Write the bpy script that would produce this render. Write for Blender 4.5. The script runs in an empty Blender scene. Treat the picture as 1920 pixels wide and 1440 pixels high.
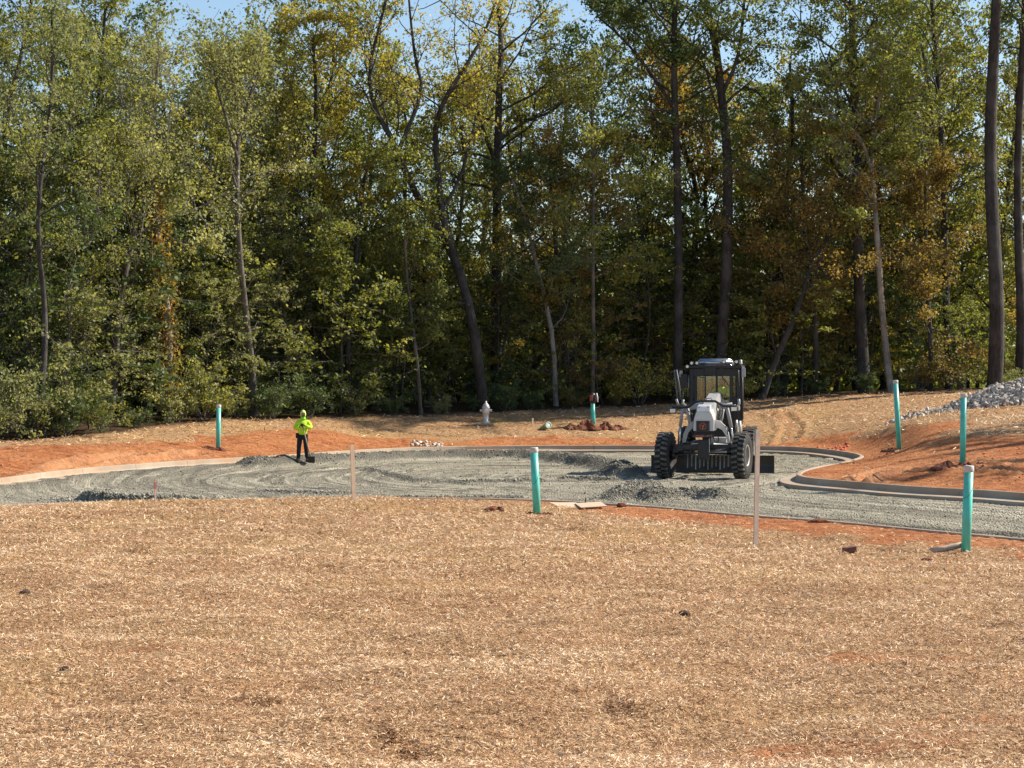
import bpy, bmesh, math, random
import numpy as np
from mathutils import Vector, Matrix

# ------------------------------------------------------------------ camera, sky, sun, exposure
SC = bpy.context.scene
COL = SC.collection
F, EYE, HROW = 4000.0, 3.1, 700.0          # focal length in photo pixels, eye height, horizon row
cam_d = bpy.data.cameras.new('camera')
cam = bpy.data.objects.new('camera', cam_d)
COL.objects.link(cam)
cam_d.sensor_width = 36.0
cam_d.lens = F / 1920 * 36.0
cam_d.clip_start = 0.5
cam_d.clip_end = 4000
cam.location = (0, 0, EYE)
cam.rotation_euler = (math.radians(90) - math.atan(20 / F), 0, 0)
SC.camera = cam

SUN_AZ = math.radians(18)      # from +X towards +Y
SUN_EL = math.radians(39)
sdir = Vector((math.cos(SUN_AZ) * math.cos(SUN_EL), math.sin(SUN_AZ) * math.cos(SUN_EL), math.sin(SUN_EL)))
W = bpy.data.worlds.new('World')
SC.world = W
W.use_nodes = True
nt = W.node_tree
nt.nodes.clear()
sky = nt.nodes.new('ShaderNodeTexSky')
sky.sky_type = 'NISHITA'
sky.sun_disc = False
sky.sun_elevation = SUN_EL
sky.sun_rotation = math.radians(90) - SUN_AZ
sky.air_density = 1.0
sky.dust_density = 0.3
sky.ozone_density = 2.2
bg = nt.nodes.new('ShaderNodeBackground')
bg.inputs['Strength'].default_value = 0.09
out = nt.nodes.new('ShaderNodeOutputWorld')
nt.links.new(sky.outputs[0], bg.inputs[0])
nt.links.new(bg.outputs[0], out.inputs[0])

sun_d = bpy.data.lights.new('sun', 'SUN')
sun_d.energy = 5.0
sun_d.angle = math.radians(0.53)
sun_d.color = (1.0, 0.90, 0.76)
sun = bpy.data.objects.new('sun', sun_d)
COL.objects.link(sun)
sun.rotation_euler = (-sdir).to_track_quat('-Z', 'Y').to_euler()
sun.location = (30, 20, 40)

SC.view_settings.view_transform = 'Standard'
SC.view_settings.look = 'None'
SC.view_settings.exposure = 0.80
SC.view_settings.gamma = 1.0
SC.view_settings.use_curve_mapping = False
SC.render.engine = 'CYCLES'
SC.cycles.max_bounces = 6
SC.cycles.diffuse_bounces = 5
SC.cycles.transmission_bounces = 4
SC.cycles.transparent_max_bounces = 12
SC.cycles.use_denoising = True

# ------------------------------------------------------------------ helpers
def P(px, py, Y):
    return Vector(((px - 960) / F * Y, Y, EYE + (HROW - py) / F * Y))

def G(px, py, z=0.0):
    Y = F * (EYE - z) / (py - HROW)
    return ((px - 960) / F * Y, Y)

def tag(o, label=None, cat=None, group=None, kind=None):
    if label: o['label'] = label
    if cat: o['category'] = cat
    if group: o['group'] = group
    if kind: o['kind'] = kind
    return o

def link(name, me, parent=None, mat=None):
    o = bpy.data.objects.new(name, me)
    COL.objects.link(o)
    if parent is not None: o.parent = parent
    if mat is not None and me is not None and len(me.materials) == 0:
        me.materials.append(mat)
    return o

def thing(name, label, cat, loc=(0, 0, 0), rot=(0, 0, 0), group=None):
    o = bpy.data.objects.new(name, None)
    o.empty_display_size = 0.3
    COL.objects.link(o)
    o.location = loc
    o.rotation_euler = rot
    return tag(o, label, cat, group)

def np_mesh(name, V, Fq, smooth=False, face_attr=None, point_attr=None):
    """V (n,3), Fq (m,k) of one polygon size k"""
    me = bpy.data.meshes.new(name)
    n, m, k = len(V), len(Fq), Fq.shape[1]
    me.vertices.add(n)
    me.vertices.foreach_set('co', np.ascontiguousarray(V, dtype=np.float32).ravel())
    me.loops.add(m * k)
    me.loops.foreach_set('vertex_index', np.ascontiguousarray(Fq, dtype=np.int32).ravel())
    me.polygons.add(m)
    me.polygons.foreach_set('loop_start', np.arange(0, m * k, k, dtype=np.int32))
    if smooth:
        me.polygons.foreach_set('use_smooth', np.ones(m, dtype=bool))
    for d, dom in ((face_attr, 'FACE'), (point_attr, 'POINT')):
        for key, val in (d or {}).items():
            a = me.attributes.new(key, 'FLOAT', dom)
            a.data.foreach_set('value', np.ascontiguousarray(val, dtype=np.float32))
    me.update(calc_edges=True)
    return me

class MB:
    """collects simple solids into one mesh"""
    def __init__(self):
        self.v, self.f, self.s = [], [], []
    def add(self, vs, fs, smooth=False, M=None):
        o = len(self.v)
        for p in vs:
            p = Vector(p)
            if M is not None: p = M @ p
            self.v.append(p[:])
        for f in fs:
            self.f.append([i + o for i in f]); self.s.append(smooth)
        return self
    def box(self, c, s, rot=None, taper=1.0, M=None):
        hx, hy, hz = s[0] / 2, s[1] / 2, s[2] / 2
        vs = []
        for z in (-1, 1):
            k = taper if z > 0 else 1
            for x, y in ((-1, -1), (1, -1), (1, 1), (-1, 1)):
                vs.append(Vector((x * hx * k, y * hy * k, z * hz)))
        R = Matrix.Identity(4)
        if rot: 
            from mathutils import Euler
            R = Euler(rot).to_matrix().to_4x4()
        T = Matrix.Translation(c) @ R
        if M is not None: T = M @ T
        return self.add(vs, [(0, 3, 2, 1), (4, 5, 6, 7), (0, 1, 5, 4), (1, 2, 6, 5), (2, 3, 7, 6), (3, 0, 4, 7)], M=T)
    def bbox(self, c, s, b=0.02, rot=None):
        """bevelled box"""
        bm = bmesh.new()
        bmesh.ops.create_cube(bm, size=1)
        bmesh.ops.scale(bm, vec=s, verts=bm.verts)
        bmesh.ops.bevel(bm, geom=list(bm.edges), offset=b, segments=2, affect='EDGES', profile=0.6)
        from mathutils import Euler
        T = Matrix.Translation(c) @ (Euler(rot).to_matrix().to_4x4() if rot else Matrix.Identity(4))
        bm.verts.index_update()
        self.add([v.co.copy() for v in bm.verts], [[v.index for v in f.verts] for f in bm.faces], M=T)
        bm.free(); return self
    def prism(self, poly, y0, y1, plane='xz'):
        """poly in a plane, extruded along the third axis"""
        n = len(poly)
        def mk(p, d):
            if plane == 'xz': return (p[0], d, p[1])
            if plane == 'yz': return (d, p[0], p[1])
            return (p[0], p[1], d)
        vs = [mk(p, y0) for p in poly] + [mk(p, y1) for p in poly]
        fs = [list(range(n)), list(range(2 * n - 1, n - 1, -1))]
        for i in range(n):
            j = (i + 1) % n
            fs.append([j, i, i + n, j + n])
        return self.add(vs, fs)
    def tube(self, pts, rad, n=8, caps=True, smooth=True):
        pts = [Vector(p) for p in pts]
        if not hasattr(rad, '__len__'): rad = [rad] * len(pts)
        vs, fs = [], []
        up = Vector((0, 0, 1))
        d0 = (pts[1] - pts[0]).normalized()
        a = d0.cross(up)
        if a.length < 1e-3: a = Vector((1, 0, 0))
        a.normalize()
        for i, p in enumerate(pts):
            d = (pts[min(i + 1, len(pts) - 1)] - pts[max(i - 1, 0)])
            if d.length < 1e-9: d = d0
            d.normalize()
            a = (a - d * a.dot(d))
            if a.length < 1e-4: a = d.orthogonal()
            a.normalize()
            b = d.cross(a)
            for k in range(n):
                t = 2 * math.pi * k / n
                vs.append(p + (a * math.cos(t) + b * math.sin(t)) * rad[i])
        for i in range(len(pts) - 1):
            for k in range(n):
                l = (k + 1) % n
                fs.append((i * n + k, i * n + l, (i + 1) * n + l, (i + 1) * n + k))
        o = len(self.v)
        self.add(vs, fs, smooth)
        if caps:
            self.f.append([o + k for k in range(n - 1, -1, -1)]); self.s.append(False)
            e = o + (len(pts) - 1) * n
            self.f.append([e + k for k in range(n)]); self.s.append(False)
        return self
    def lathe(self, prof, n=16, M=None, smooth=True):
        """prof: list of (r, z)"""
        vs, fs = [], []
        for r, z in prof:
            for k in range(n):
                t = 2 * math.pi * k / n
                vs.append((r * math.cos(t), r * math.sin(t), z))
        for i in range(len(prof) - 1):
            for k in range(n):
                l = (k + 1) % n
                fs.append((i * n + k, i * n + l, (i + 1) * n + l, (i + 1) * n + k))
        fs.append(list(range(n - 1, -1, -1)))
        fs.append([(len(prof) - 1) * n + k for k in range(n)])
        return self.add(vs, fs, smooth, M)
    def mesh(self, name, mat=None):
        me = bpy.data.meshes.new(name)
        me.from_pydata(self.v, [], self.f)
        for p, s in zip(me.polygons, self.s): p.use_smooth = s
        if mat: me.materials.append(mat)
        me.update()
        return me
    def build(self, name, mat, parent=None):
        return link(name, self.mesh(name, mat), parent)

# ------------------------------------------------------------------ value noise in numpy (terrain)
_rng = np.random.default_rng(7)
_T = _rng.random((256, 256))
def vnoise(x, y):
    xi, yi = np.floor(x).astype(int), np.floor(y).astype(int)
    fx, fy = x - xi, y - yi
    fx, fy = fx * fx * (3 - 2 * fx), fy * fy * (3 - 2 * fy)
    g = lambda a, b: _T[a & 255, b & 255]
    return ((g(xi, yi) * (1 - fx) + g(xi + 1, yi) * fx) * (1 - fy) + (g(xi, yi + 1) * (1 - fx) + g(xi + 1, yi + 1) * fx) * fy) * 2 - 1
def fbm(x, y, o=4):
    s, a = 0, 1.0
    for i in range(o):
        s = s + a * vnoise(x * 2 ** i + 17.3 * i, y * 2 ** i - 9.1 * i); a *= 0.5
    return s
def sstep(a, b, x):
    t = np.clip((x - a) / (b - a), 0, 1)
    return t * t * (3 - 2 * t)

def chaikin(p, n=2, closed=False):
    p = np.array(p, float)
    for _ in range(n):
        a, b = p[:-1], p[1:]
        q = np.empty((2 * len(a), p.shape[1]))
        q[0::2], q[1::2] = a * .75 + b * .25, a * .25 + b * .75
        p = np.vstack([p[:1], q, p[-1:]])
    return p

def polydist(X, Y, pl):
    """distance to open polyline, for arrays"""
    d = np.full(X.shape, 1e9)
    for (x0, y0), (x1, y1) in zip(pl[:-1], pl[1:]):
        dx, dy = x1 - x0, y1 - y0
        L = dx * dx + dy * dy + 1e-12
        t = np.clip(((X - x0) * dx + (Y - y0) * dy) / L, 0, 1)
        d = np.minimum(d, (X - x0 - t * dx) ** 2 + (Y - y0 - t * dy) ** 2)
    return np.sqrt(d)

def inside(X, Y, poly):
    c = np.zeros(X.shape, bool)
    n = len(poly)
    for i in range(n):
        x0, y0 = poly[i]; x1, y1 = poly[(i + 1) % n]
        if y0 == y1: continue
        k = ((y0 > Y) != (y1 > Y)) & (X < (x1 - x0) * (Y - y0) / (y1 - y0) + x0)
        c ^= k
    return c

# ------------------------------------------------------------------ the road outline (gutter lip lines, z = 0)
far_px = [(0, 922), (160, 897), (300, 886), (370, 880), (570, 868), (660, 860), (800, 852), (1000, 849.5), (1130, 849),
          (1230, 849.3), (1430, 850), (1500, 853), (1560, 861)]
far_lip = [(-42, 38), (-30, 43), (-19, 48.6), (-15, 52.4)] + [G(*p) for p in far_px] + [(11.6, 73.5), (10.7, 70), (9.5, 66.8), (8.2, 63.2), (7.5, 60.2), (7.4, 58.3), (7.7, 57.0), (8.3, 55.8)] + \
          [G(1678, 934), G(1803, 940.5), G(1920, 950)] + [(20, 35.3), (32, 14.6), (44, -6)]
near_lip = [(37, -10), (25.5, 9.4), (13.5, 28.9)] + [(G(*p, 0.25)[0] + .5, G(*p, 0.25)[1] + .4) for p in [(1920, 1014), (1733, 997), (1539, 978), (1400, 969), (1240, 953), (1141, 947)]] + \
           [(1.0, 48.2), (-1, 49), (-5, 49), (-10, 47.3), (-16, 42.8), (-28, 36), (-41, 30)]
far_lip = chaikin(far_lip, 2)
near_lip = chaikin(near_lip, 2)
ROAD = np.vstack([far_lip, near_lip])
CURB_W = 0.62

def road_sd(X, Y):
    d = np.minimum(polydist(X, Y, far_lip), polydist(X, Y, near_lip))
    return np.where(inside(X, Y, ROAD), -d, d)

# ------------------------------------------------------------------ the ground
EDGE = np.array([(-400, 838, 66), (0, 829, 72), (100, 824, 74), (200, 816, 76), (300, 800, 80), (400, 790, 83), (640, 783, 88), (800, 779, 91),
                 (1000, 771, 94), (1240, 759, 97), (1400, 751, 98), (1500, 746, 98), (1650, 738, 98), (1920, 733, 98), (2300, 730, 99)], float)
ctrl = []
def cp(px, py, Y): p = P(px, py, Y); ctrl.append((p.x, p.y, p.z))
for e in EDGE: cp(*e)
for X_, zz in ((-8, (1.42, 1.30, 1.13, .97, .72, .56)), (0, (1.42, 1.30, 1.13, .95, .66, .40)), (8, (1.42, 1.30, 1.10, .90, .48, .24))):
    for Y_, z_ in zip((4, 9.7, 15, 20, 28, 36), zz):
        ctrl.append((X_ * max(Y_, 12) / 36 * 1.1, Y_, z_))
for q in [(0, 960, 42), (200, 953, 42.5), (400, 946, 43), (660, 941, 43.5), (900, 941, 44.5), (1003, 963, 43.6), (1419, 1022, 35.8), (1815, 1037, 34), (1240, 990, 38.5),
          (0, 866, 62), (150, 880, 61), (150, 845, 67), (300, 830, 73), (409, 843, 74), (409, 815, 79), (570, 830, 77.5), (570, 805, 82), (700, 820, 84.5), (700, 800, 87),
          (1000, 830, 85), (1000, 802, 89.5), (1240, 832, 85), (1240, 800, 90), (1450, 835, 85), (1450, 800, 90), (1560, 845, 80), (1560, 800, 86),
          (1600, 880, 62.5), (1590, 868, 67), (1700, 850, 66), (1803, 873, 57), (1683, 822, 70), (1920, 820, 66), (1920, 775, 77), (1700, 780, 79), (1560, 890, 60), (1920, 900, 54), (1740, 900, 54.5)]:
    cp(*q)
ctrl += [(-45, 60, .5), (-40, 20, 1.0), (40, 60, 1.3), (30, 20, .7), (40, 85, 2.0), (0, 115, 1.4), (-40, 110, 1.0), (40, 115, 2.1), (0, -10, 1.5), (-30, 90, .9), (-20, 100, 1.0)]
ctrl = np.array(ctrl)
_s = 30.0
def _phi(r2): return np.where(r2 > 1e-12, r2 * np.log(r2 + 1e-12), 0)
_n = len(ctrl)
_c = ctrl[:, :2] / _s
_K = _phi(((_c[:, None] - _c[None]) ** 2).sum(-1)) + np.eye(_n) * 0.012
_A = np.zeros((_n + 3, _n + 3)); _A[:_n, :_n] = _K; _A[:_n, _n] = 1; _A[:_n, _n + 1:] = _c; _A[_n:, :_n] = _A[:_n, _n:].T
_w = np.linalg.solve(_A, np.concatenate([ctrl[:, 2], np.zeros(3)]))
def tps(X, Y):
    x, y = X / _s, Y / _s
    z = _w[_n] + _w[_n + 1] * x + _w[_n + 2] * y
    for i in range(_n):
        z = z + _w[i] * _phi((x - _c[i, 0]) ** 2 + (y - _c[i, 1]) ** 2)
    return z

# ruts of tyres on the bare clay, as polylines on the ground (photo points and their depth)
def gp(px, py, Y): p = P(px, py, Y); return (p.x, p.y)
RUTS = [[gp(60, 890, 58.5), gp(85, 870, 62), gp(140, 855, 65.5), gp(220, 845, 68)],
        [gp(95, 888, 59.5), gp(105, 872, 62.5), gp(170, 856, 66), gp(260, 848, 69)],
        [gp(190, 880, 62), gp(200, 868, 65), gp(260, 858, 67.5), gp(340, 845, 71)],
        [gp(220, 878, 62.6), gp(240, 866, 66), gp(300, 858, 68.5), gp(380, 848, 72)],
        [gp(1462, 838, 84.4), gp(1478, 815, 87.5), gp(1475, 795, 90.5), gp(1450, 780, 93)],
        [gp(1482, 838, 84.4), gp(1498, 815, 87.5), gp(1490, 795, 90.5), gp(1470, 780, 93)],
        [gp(1600, 905, 55.5), gp(1650, 872, 60), gp(1760, 868, 60), gp(1900, 880, 57)],
        [gp(1640, 905, 55), gp(1700, 880, 58), gp(1800, 885, 56.5), gp(1920, 895, 55)]]
RUTS = [chaikin(r, 2) for r in RUTS]

def ground_raw(X, Y):
    z = tps(X, Y)
    far = sstep(48, 75, np.abs(X)) + sstep(115, 140, Y) + sstep(5, 30, -Y)
    far = np.clip(far, 0, 1)
    return z * (1 - far) + far * 1.4

def ground_z(X, Y, detail=True):
    X, Y = np.asarray(X, float), np.asarray(Y, float)
    z = ground_raw(X, Y)
    sd = road_sd(X, Y)
    t = sstep(CURB_W, 3.2, sd)
    z = z * t + (1 - t) * .25
    if detail:
        z = z + (0.035 * fbm(X * .55, Y * .55, 3) + 0.03 * fbm(X * 2.2, Y * 2.2, 3)) * sstep(CURB_W, 2.0, sd)
        z = z + .05 * fbm(X * .8 + 40, Y * .8, 3) * sstep(46, 38, Y) * sstep(CURB_W, 2.0, sd)
        for r in RUTS:
            m = (X > r[:, 0].min() - 1) & (X < r[:, 0].max() + 1) & (Y > r[:, 1].min() - 1) & (Y < r[:, 1].max() + 1)
            if m.any():
                d = polydist(X[m], Y[m], r)
                z[m] += -0.11 * np.exp(-(d / .17) ** 2) + 0.09 * np.exp(-((d - .36) / .12) ** 2)
    ramp = -.16 + (sd - .2) / (.56 - .2) * (.36)
    z = np.where(sd < .56, np.clip(ramp, -.16, .2), z)
    return z

def dirt_mask(X, Y):
    """1 on bare red clay, 0 under straw (masks of where straw was blown)"""
    sd = road_sd(X, Y)
    n = fbm(X * .35, Y * .35, 4)
    n2 = fbm(X * 1.3, Y * 1.3, 3)
    far_side = polydist(X, Y, far_lip) < polydist(X, Y, near_lip)
    # far strip beside the kerb: about 3 m of clay, wider on the left and all over the island on the right
    wid = 3.3 + 1.6 * sstep(-6, -12, X) + 9 * sstep(8.5, 12, X) * sstep(70, 61, Y)
    a = sstep(wid + 1.2, wid - 1.0, sd + 1.1 * n + .35 * n2)
    # near side strip
    widn = 0.3 + 2.2 * sstep(-1.5, 1.5, X)
    b = sstep(widn + 1.5, widn - .8, sd + 1.2 * n + .5 * n2) * sstep(-3, 0, X)
    m = np.where(far_side, a, b)
    # bare patches in the near field, lower right and a streak to the left
    def patch(cx, cy, rx, ry, ang, s):
        c_, s_ = math.cos(ang), math.sin(ang)
        u = ((X - cx) * c_ + (Y - cy) * s_) / rx; v = (-(X - cx) * s_ + (Y - cy) * c_) / ry
        return s * sstep(1.2, .3, np.sqrt(u * u + v * v) + .35 * n2 + .2 * n)
    for q in [(1.35, 10.6, 1.1, .35, .1, .5), (2.2, 11.6, .9, .5, .2, .45), (1.0, 13.2, 1.3, .35, -.1, .5), (2.7, 14.8, .9, .5, .2, .6), (-2.6, 15.2, 1.6, .35, .25, .5), (-1.2, 14.2, .9, .3, .1, .4),
              (6.2, 30, 1.6, 1.2, 0, .45), (-4.5, 20, 1.5, .8, .2, .3), (3.6, 21, 2, .8, .1, .25)]:
        m = np.maximum(m, patch(*q))
    return np.clip(m, 0, 1)

def edge_y(X, Y):
    """tree line depth in the direction of (X,Y)"""
    px = 960 + X / np.maximum(Y, 1) * F
    return np.interp(px, EDGE[:, 0], EDGE[:, 2])

def lines(lo, hi, dl, dense):
    a = list(np.arange(dense[0], dense[1] + 1e-6, dl))
    s, v = dl, dense[0]
    left = []
    while v > lo:
        s *= 1.25; v -= s; left.append(v)
    s, v = dl, dense[1]
    right = []
    while v < hi:
        s *= 1.25; v += s; right.append(v)
    return np.array(left[::-1] + a + right)

def grid_mesh(name, xs, ys, zf):
    X, Y = np.meshgrid(xs, ys)
    Z = zf(X.ravel(), Y.ravel())
    V = np.column_stack([X.ravel(), Y.ravel(), Z])
    nx, ny = len(xs), len(ys)
    i = np.arange(nx * ny).reshape(ny, nx)
    Q = np.stack([i[:-1, :-1], i[:-1, 1:], i[1:, 1:], i[1:, :-1]], -1).reshape(-1, 4)
    return V, Q

# ------------------------------------------------------------------ materials
def new_mat(name):
    m = bpy.data.materials.new(name); m.use_nodes = True
    t = m.node_tree; t.nodes.clear()
    o = t.nodes.new('ShaderNodeOutputMaterial')
    return m, t, o
def N(t, typ, **kw):
    n = t.nodes.new(typ)
    for k, v in kw.items():
        if k.startswith('i_'): 
            key = k[2:]
            key = int(key) if key.isdigit() else key.replace('_', ' ')
            n.inputs[key].default_value = v
        else: setattr(n, k, v)
    return n
def ramp(t, fac, stops):
    r = t.nodes.new('ShaderNodeValToRGB')
    e = r.color_ramp.elements
    while len(e) < len(stops): e.new(0.5)
    for x, (p, c) in zip(e, stops):
        x.position = p; x.color = (*c, 1)
    t.links.new(fac, r.inputs[0])
    return r.outputs[0]
def mix(t, fac, a, b, mode='MIX'):
    n = t.nodes.new('ShaderNodeMix'); n.data_type = 'RGBA'; n.blend_type = mode
    for s, v in ((0, fac), (6, a), (7, b)):
        if hasattr(v, 'is_output'): t.links.new(v, n.inputs[s])
        else: n.inputs[s].default_value = v if s == 0 else (*v, 1)
    return n.outputs[2]
def math_(t, op, a, b=0.0, clamp=False):
    n = t.nodes.new('ShaderNodeMath'); n.operation = op; n.use_clamp = clamp
    for s, v in ((0, a), (1, b)):
        if hasattr(v, 'is_output'): t.links.new(v, n.inputs[s])
        else: n.inputs[s].default_value = v
    return n.outputs[0]
def noise(t, scale, detail=3, rough=.55, vec=None, dist=0.0):
    n = N(t, 'ShaderNodeTexNoise', i_Scale=scale, i_Detail=detail, i_Roughness=rough, i_Distortion=dist)
    if vec is not None: t.links.new(vec, n.inputs['Vector'])
    return n.outputs['Fac']
def coords(t, which='Object', scale=None, rot=None):
    c = t.nodes.new('ShaderNodeTexCoord').outputs[which]
    if scale or rot:
        m = t.nodes.new('ShaderNodeMapping')
        if scale: m.inputs['Scale'].default_value = scale
        if rot: m.inputs['Rotation'].default_value = rot
        t.links.new(c, m.inputs['Vector']); c = m.outputs[0]
    return c
def bump(t, h, strength, dist):
    b = N(t, 'ShaderNodeBump', i_Strength=strength, i_Distance=dist)
    t.links.new(h, b.inputs['Height'])
    return b.outputs[0]
def attr(t, name):
    return N(t, 'ShaderNodeAttribute', attribute_name=name).outputs['Fac']

def simple(name, col, rough=.6, metal=0.0, var=.25, scale=6.0, dirt=None, bumpy=0.0, spec=.5, coat=0.0):
    """a painted or plain material with blotchy variation and optional dust"""
    m, t, o = new_mat(name)
    b = N(t, 'ShaderNodeBsdfPrincipled', i_Roughness=rough, i_Metallic=metal)
    b.inputs['Specular IOR Level'].default_value = spec
    b.inputs['Coat Weight'].default_value = coat
    c = coords(t)
    n = noise(t, scale, 5, .65, c)
    colr = ramp(t, n, [(.3, tuple(x * (1 - var) for x in col)), (.7, tuple(min(1, x * (1 + var * .6)) for x in col))])
    if dirt:
        n2 = noise(t, scale * .6, 6, .7, c, .6)
        f = ramp(t, n2, [(.42, (0, 0, 0)), (.72, (dirt[3],) * 3)])
        colr = mix(t, f, colr, dirt[:3])
    t.links.new(colr, b.inputs['Base Color'])
    r = ramp(t, noise(t, scale * 2, 4, .6, c), [(.3, (max(0, rough - .12),) * 3), (.7, (min(1, rough + .15),) * 3)])
    t.links.new(r, b.inputs['Roughness'])
    if bumpy:
        t.links.new(bump(t, noise(t, scale * 8, 4, .6, c), .6, bumpy), b.inputs['Normal'])
    t.links.new(b.outputs[0], o.inputs[0])
    return m

def ground_material():
    m, t, o = new_mat('soil_and_straw')
    b = N(t, 'ShaderNodeBsdfPrincipled', i_Roughness=.95)
    b.inputs['Specular IOR Level'].default_value = .15
    c = coords(t)
    d, fo = attr(t, 'dirt'), attr(t, 'forest')
    # straw mat: fine fibres in two directions over brown soil
    f1 = noise(t, 1, 3, .6, coords(t, 'Object', (14, 60, 14), (0, 0, .35)), .4)
    f2 = noise(t, 1, 3, .6, coords(t, 'Object', (60, 16, 14), (0, 0, .5)), .4)
    fm = math_(t, 'MAXIMUM', f1, f2)
    straw = ramp(t, fm, [(.40, (.11, .058, .03)), (.52, (.34, .20, .10)), (.60, (.56, .36, .19)), (.72, (.70, .50, .30))])
    big = noise(t, .5, 4, .6, c)
    straw = mix(t, ramp(t, big, [(.35, (0, 0, 0)), (.7, (.55, .55, .55))]), straw, (.42, .23, .115))
    yel = ramp(t, noise(t, .22, 3, .5, c), [(.5, (0, 0, 0)), (.68, (.5, .5, .5))])
    straw = mix(t, yel, straw, (.50, .33, .13))
    n1 = noise(t, 2.2, 6, .68, c)
    n2 = noise(t, .35, 4, .6, c)
    clay = ramp(t, n1, [(.3, (.19, .062, .024)), (.5, (.43, .155, .058)), (.72, (.58, .265, .12))])
    clay = mix(t, ramp(t, n2, [(.4, (0, 0, 0)), (.66, (.75, .75, .75))]), clay, (.50, .225, .092))
    clay = mix(t, 1.0, clay, ramp(t, noise(t, 1, 5, .72, coords(t, 'Object', (9, 5, 6)), .4), [(.33, (.55, .5, .48)), (.5, (1, 1, 1)), (.68, (1.3, 1.3, 1.3))]), 'MULTIPLY')
    pale = attr(t, 'rut')
    clay = mix(t, pale, clay, (.70, .44, .25))
    edge = math_(t, 'ADD', d, math_(t, 'MULTIPLY', math_(t, 'SUBTRACT', noise(t, 5, 6, .75, c), .5), 1.1))
    fac = ramp(t, edge, [(.38, (0, 0, 0)), (.62, (1, 1, 1))])
    col = mix(t, fac, straw, clay)
    litter = ramp(t, noise(t, 4, 6, .7, c), [(.3, (.025, .016, .01)), (.6, (.09, .055, .03)), (.8, (.16, .09, .045))])
    col = mix(t, fo, col, litter)
    t.links.new(col, b.inputs['Base Color'])
    h = math_(t, 'ADD', math_(t, 'MULTIPLY', fm, .6), math_(t, 'MULTIPLY', n1, 1.2))
    h = math_(t, 'ADD', h, math_(t, 'MULTIPLY', noise(t, 9, 5, .7, c), 1.0))
    t.links.new(bump(t, h, 1.0, .085), b.inputs['Normal'])
    t.links.new(b.outputs[0], o.inputs[0])
    return m

def gravel_material(name='crushed_stone', k=1.0):
    m, t, o = new_mat(name)
    b = N(t, 'ShaderNodeBsdfPrincipled', i_Roughness=.92)
    b.inputs['Specular IOR Level'].default_value = .2
    c = coords(t)
    v = N(t, 'ShaderNodeTexVoronoi', i_Scale=22.0); t.links.new(c, v.inputs['Vector'])
    g = noise(t, 55, 4, .7, c)
    s1 = ramp(t, g, [(.3, (.10 * k, .093 * k, .074 * k)), (.5, (.26 * k, .243 * k, .19 * k)), (.72, (.45 * k, .42 * k, .33 * k))])
    big = noise(t, .45, 5, .65, c)
    s1 = mix(t, ramp(t, big, [(.38, (0, 0, 0)), (.7, (.6, .6, .6))]), s1, (.37 * k, .345 * k, .265 * k))
    # fines smeared and scraped along the path of the wheels and the blade
    cb = t.nodes.new('ShaderNodeCombineXYZ')
    t.links.new(math_(t, 'MULTIPLY', attr(t, 'ac'), 3.4), cb.inputs[0]); t.links.new(math_(t, 'MULTIPLY', attr(t, 'al'), .10), cb.inputs[1])
    st = noise(t, 1, 5, .62, cb.outputs[0], .25)
    s1 = mix(t, ramp(t, st, [(.50, (0, 0, 0)), (.62, (.9, .9, .9))]), s1, (.56 * k, .52 * k, .405 * k))
    s1 = mix(t, ramp(t, st, [(.36, (.75, .75, .75)), (.46, (0, 0, 0))]), s1, (.12 * k, .112 * k, .09 * k))
    s1 = mix(t, math_(t, 'MULTIPLY', attr(t, 'loose'), .75), s1, ramp(t, g, [(.35, (.07, .066, .055)), (.7, (.24, .225, .185))]))
    mo = noise(t, 1, 5, .75, coords(t, 'Object', (3.5, 1.2, 3)), .3)
    s1 = mix(t, 1.0, s1, ramp(t, mo, [(.32, (.62, .62, .63)), (.5, (.96, .94, .91)), (.66, (1.22, 1.18, 1.12))]), 'MULTIPLY')
    s1 = mix(t, math_(t, 'MULTIPLY', attr(t, 'fine'), .4), s1, ramp(t, g, [(.3, (.36, .335, .25)), (.7, (.52, .48, .36))]))
    s1 = mix(t, math_(t, 'MULTIPLY', attr(t, 'loose'), .6), s1, ramp(t, g, [(.35, (.07, .066, .055)), (.7, (.22, .205, .17))]))
    t.links.new(s1, b.inputs['Base Color'])
    h = math_(t, 'ADD', math_(t, 'ADD', v.outputs['Distance'], math_(t, 'MULTIPLY', st, 1.5)), math_(t, 'MULTIPLY', noise(t, 9, 5, .7, c), 1.3))
    t.links.new(bump(t, h, 1.0, .07), b.inputs['Normal'])
    t.links.new(b.outputs[0], o.inputs[0])
    return m

M = {}
M['ground'] = ground_material()
M['gravel'] = gravel_material()
M['concrete'] = simple('kerb_concrete', (.36, .30, .225), .85, var=.25, scale=1.1, dirt=(.40, .22, .11, .8), bumpy=.004)

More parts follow.
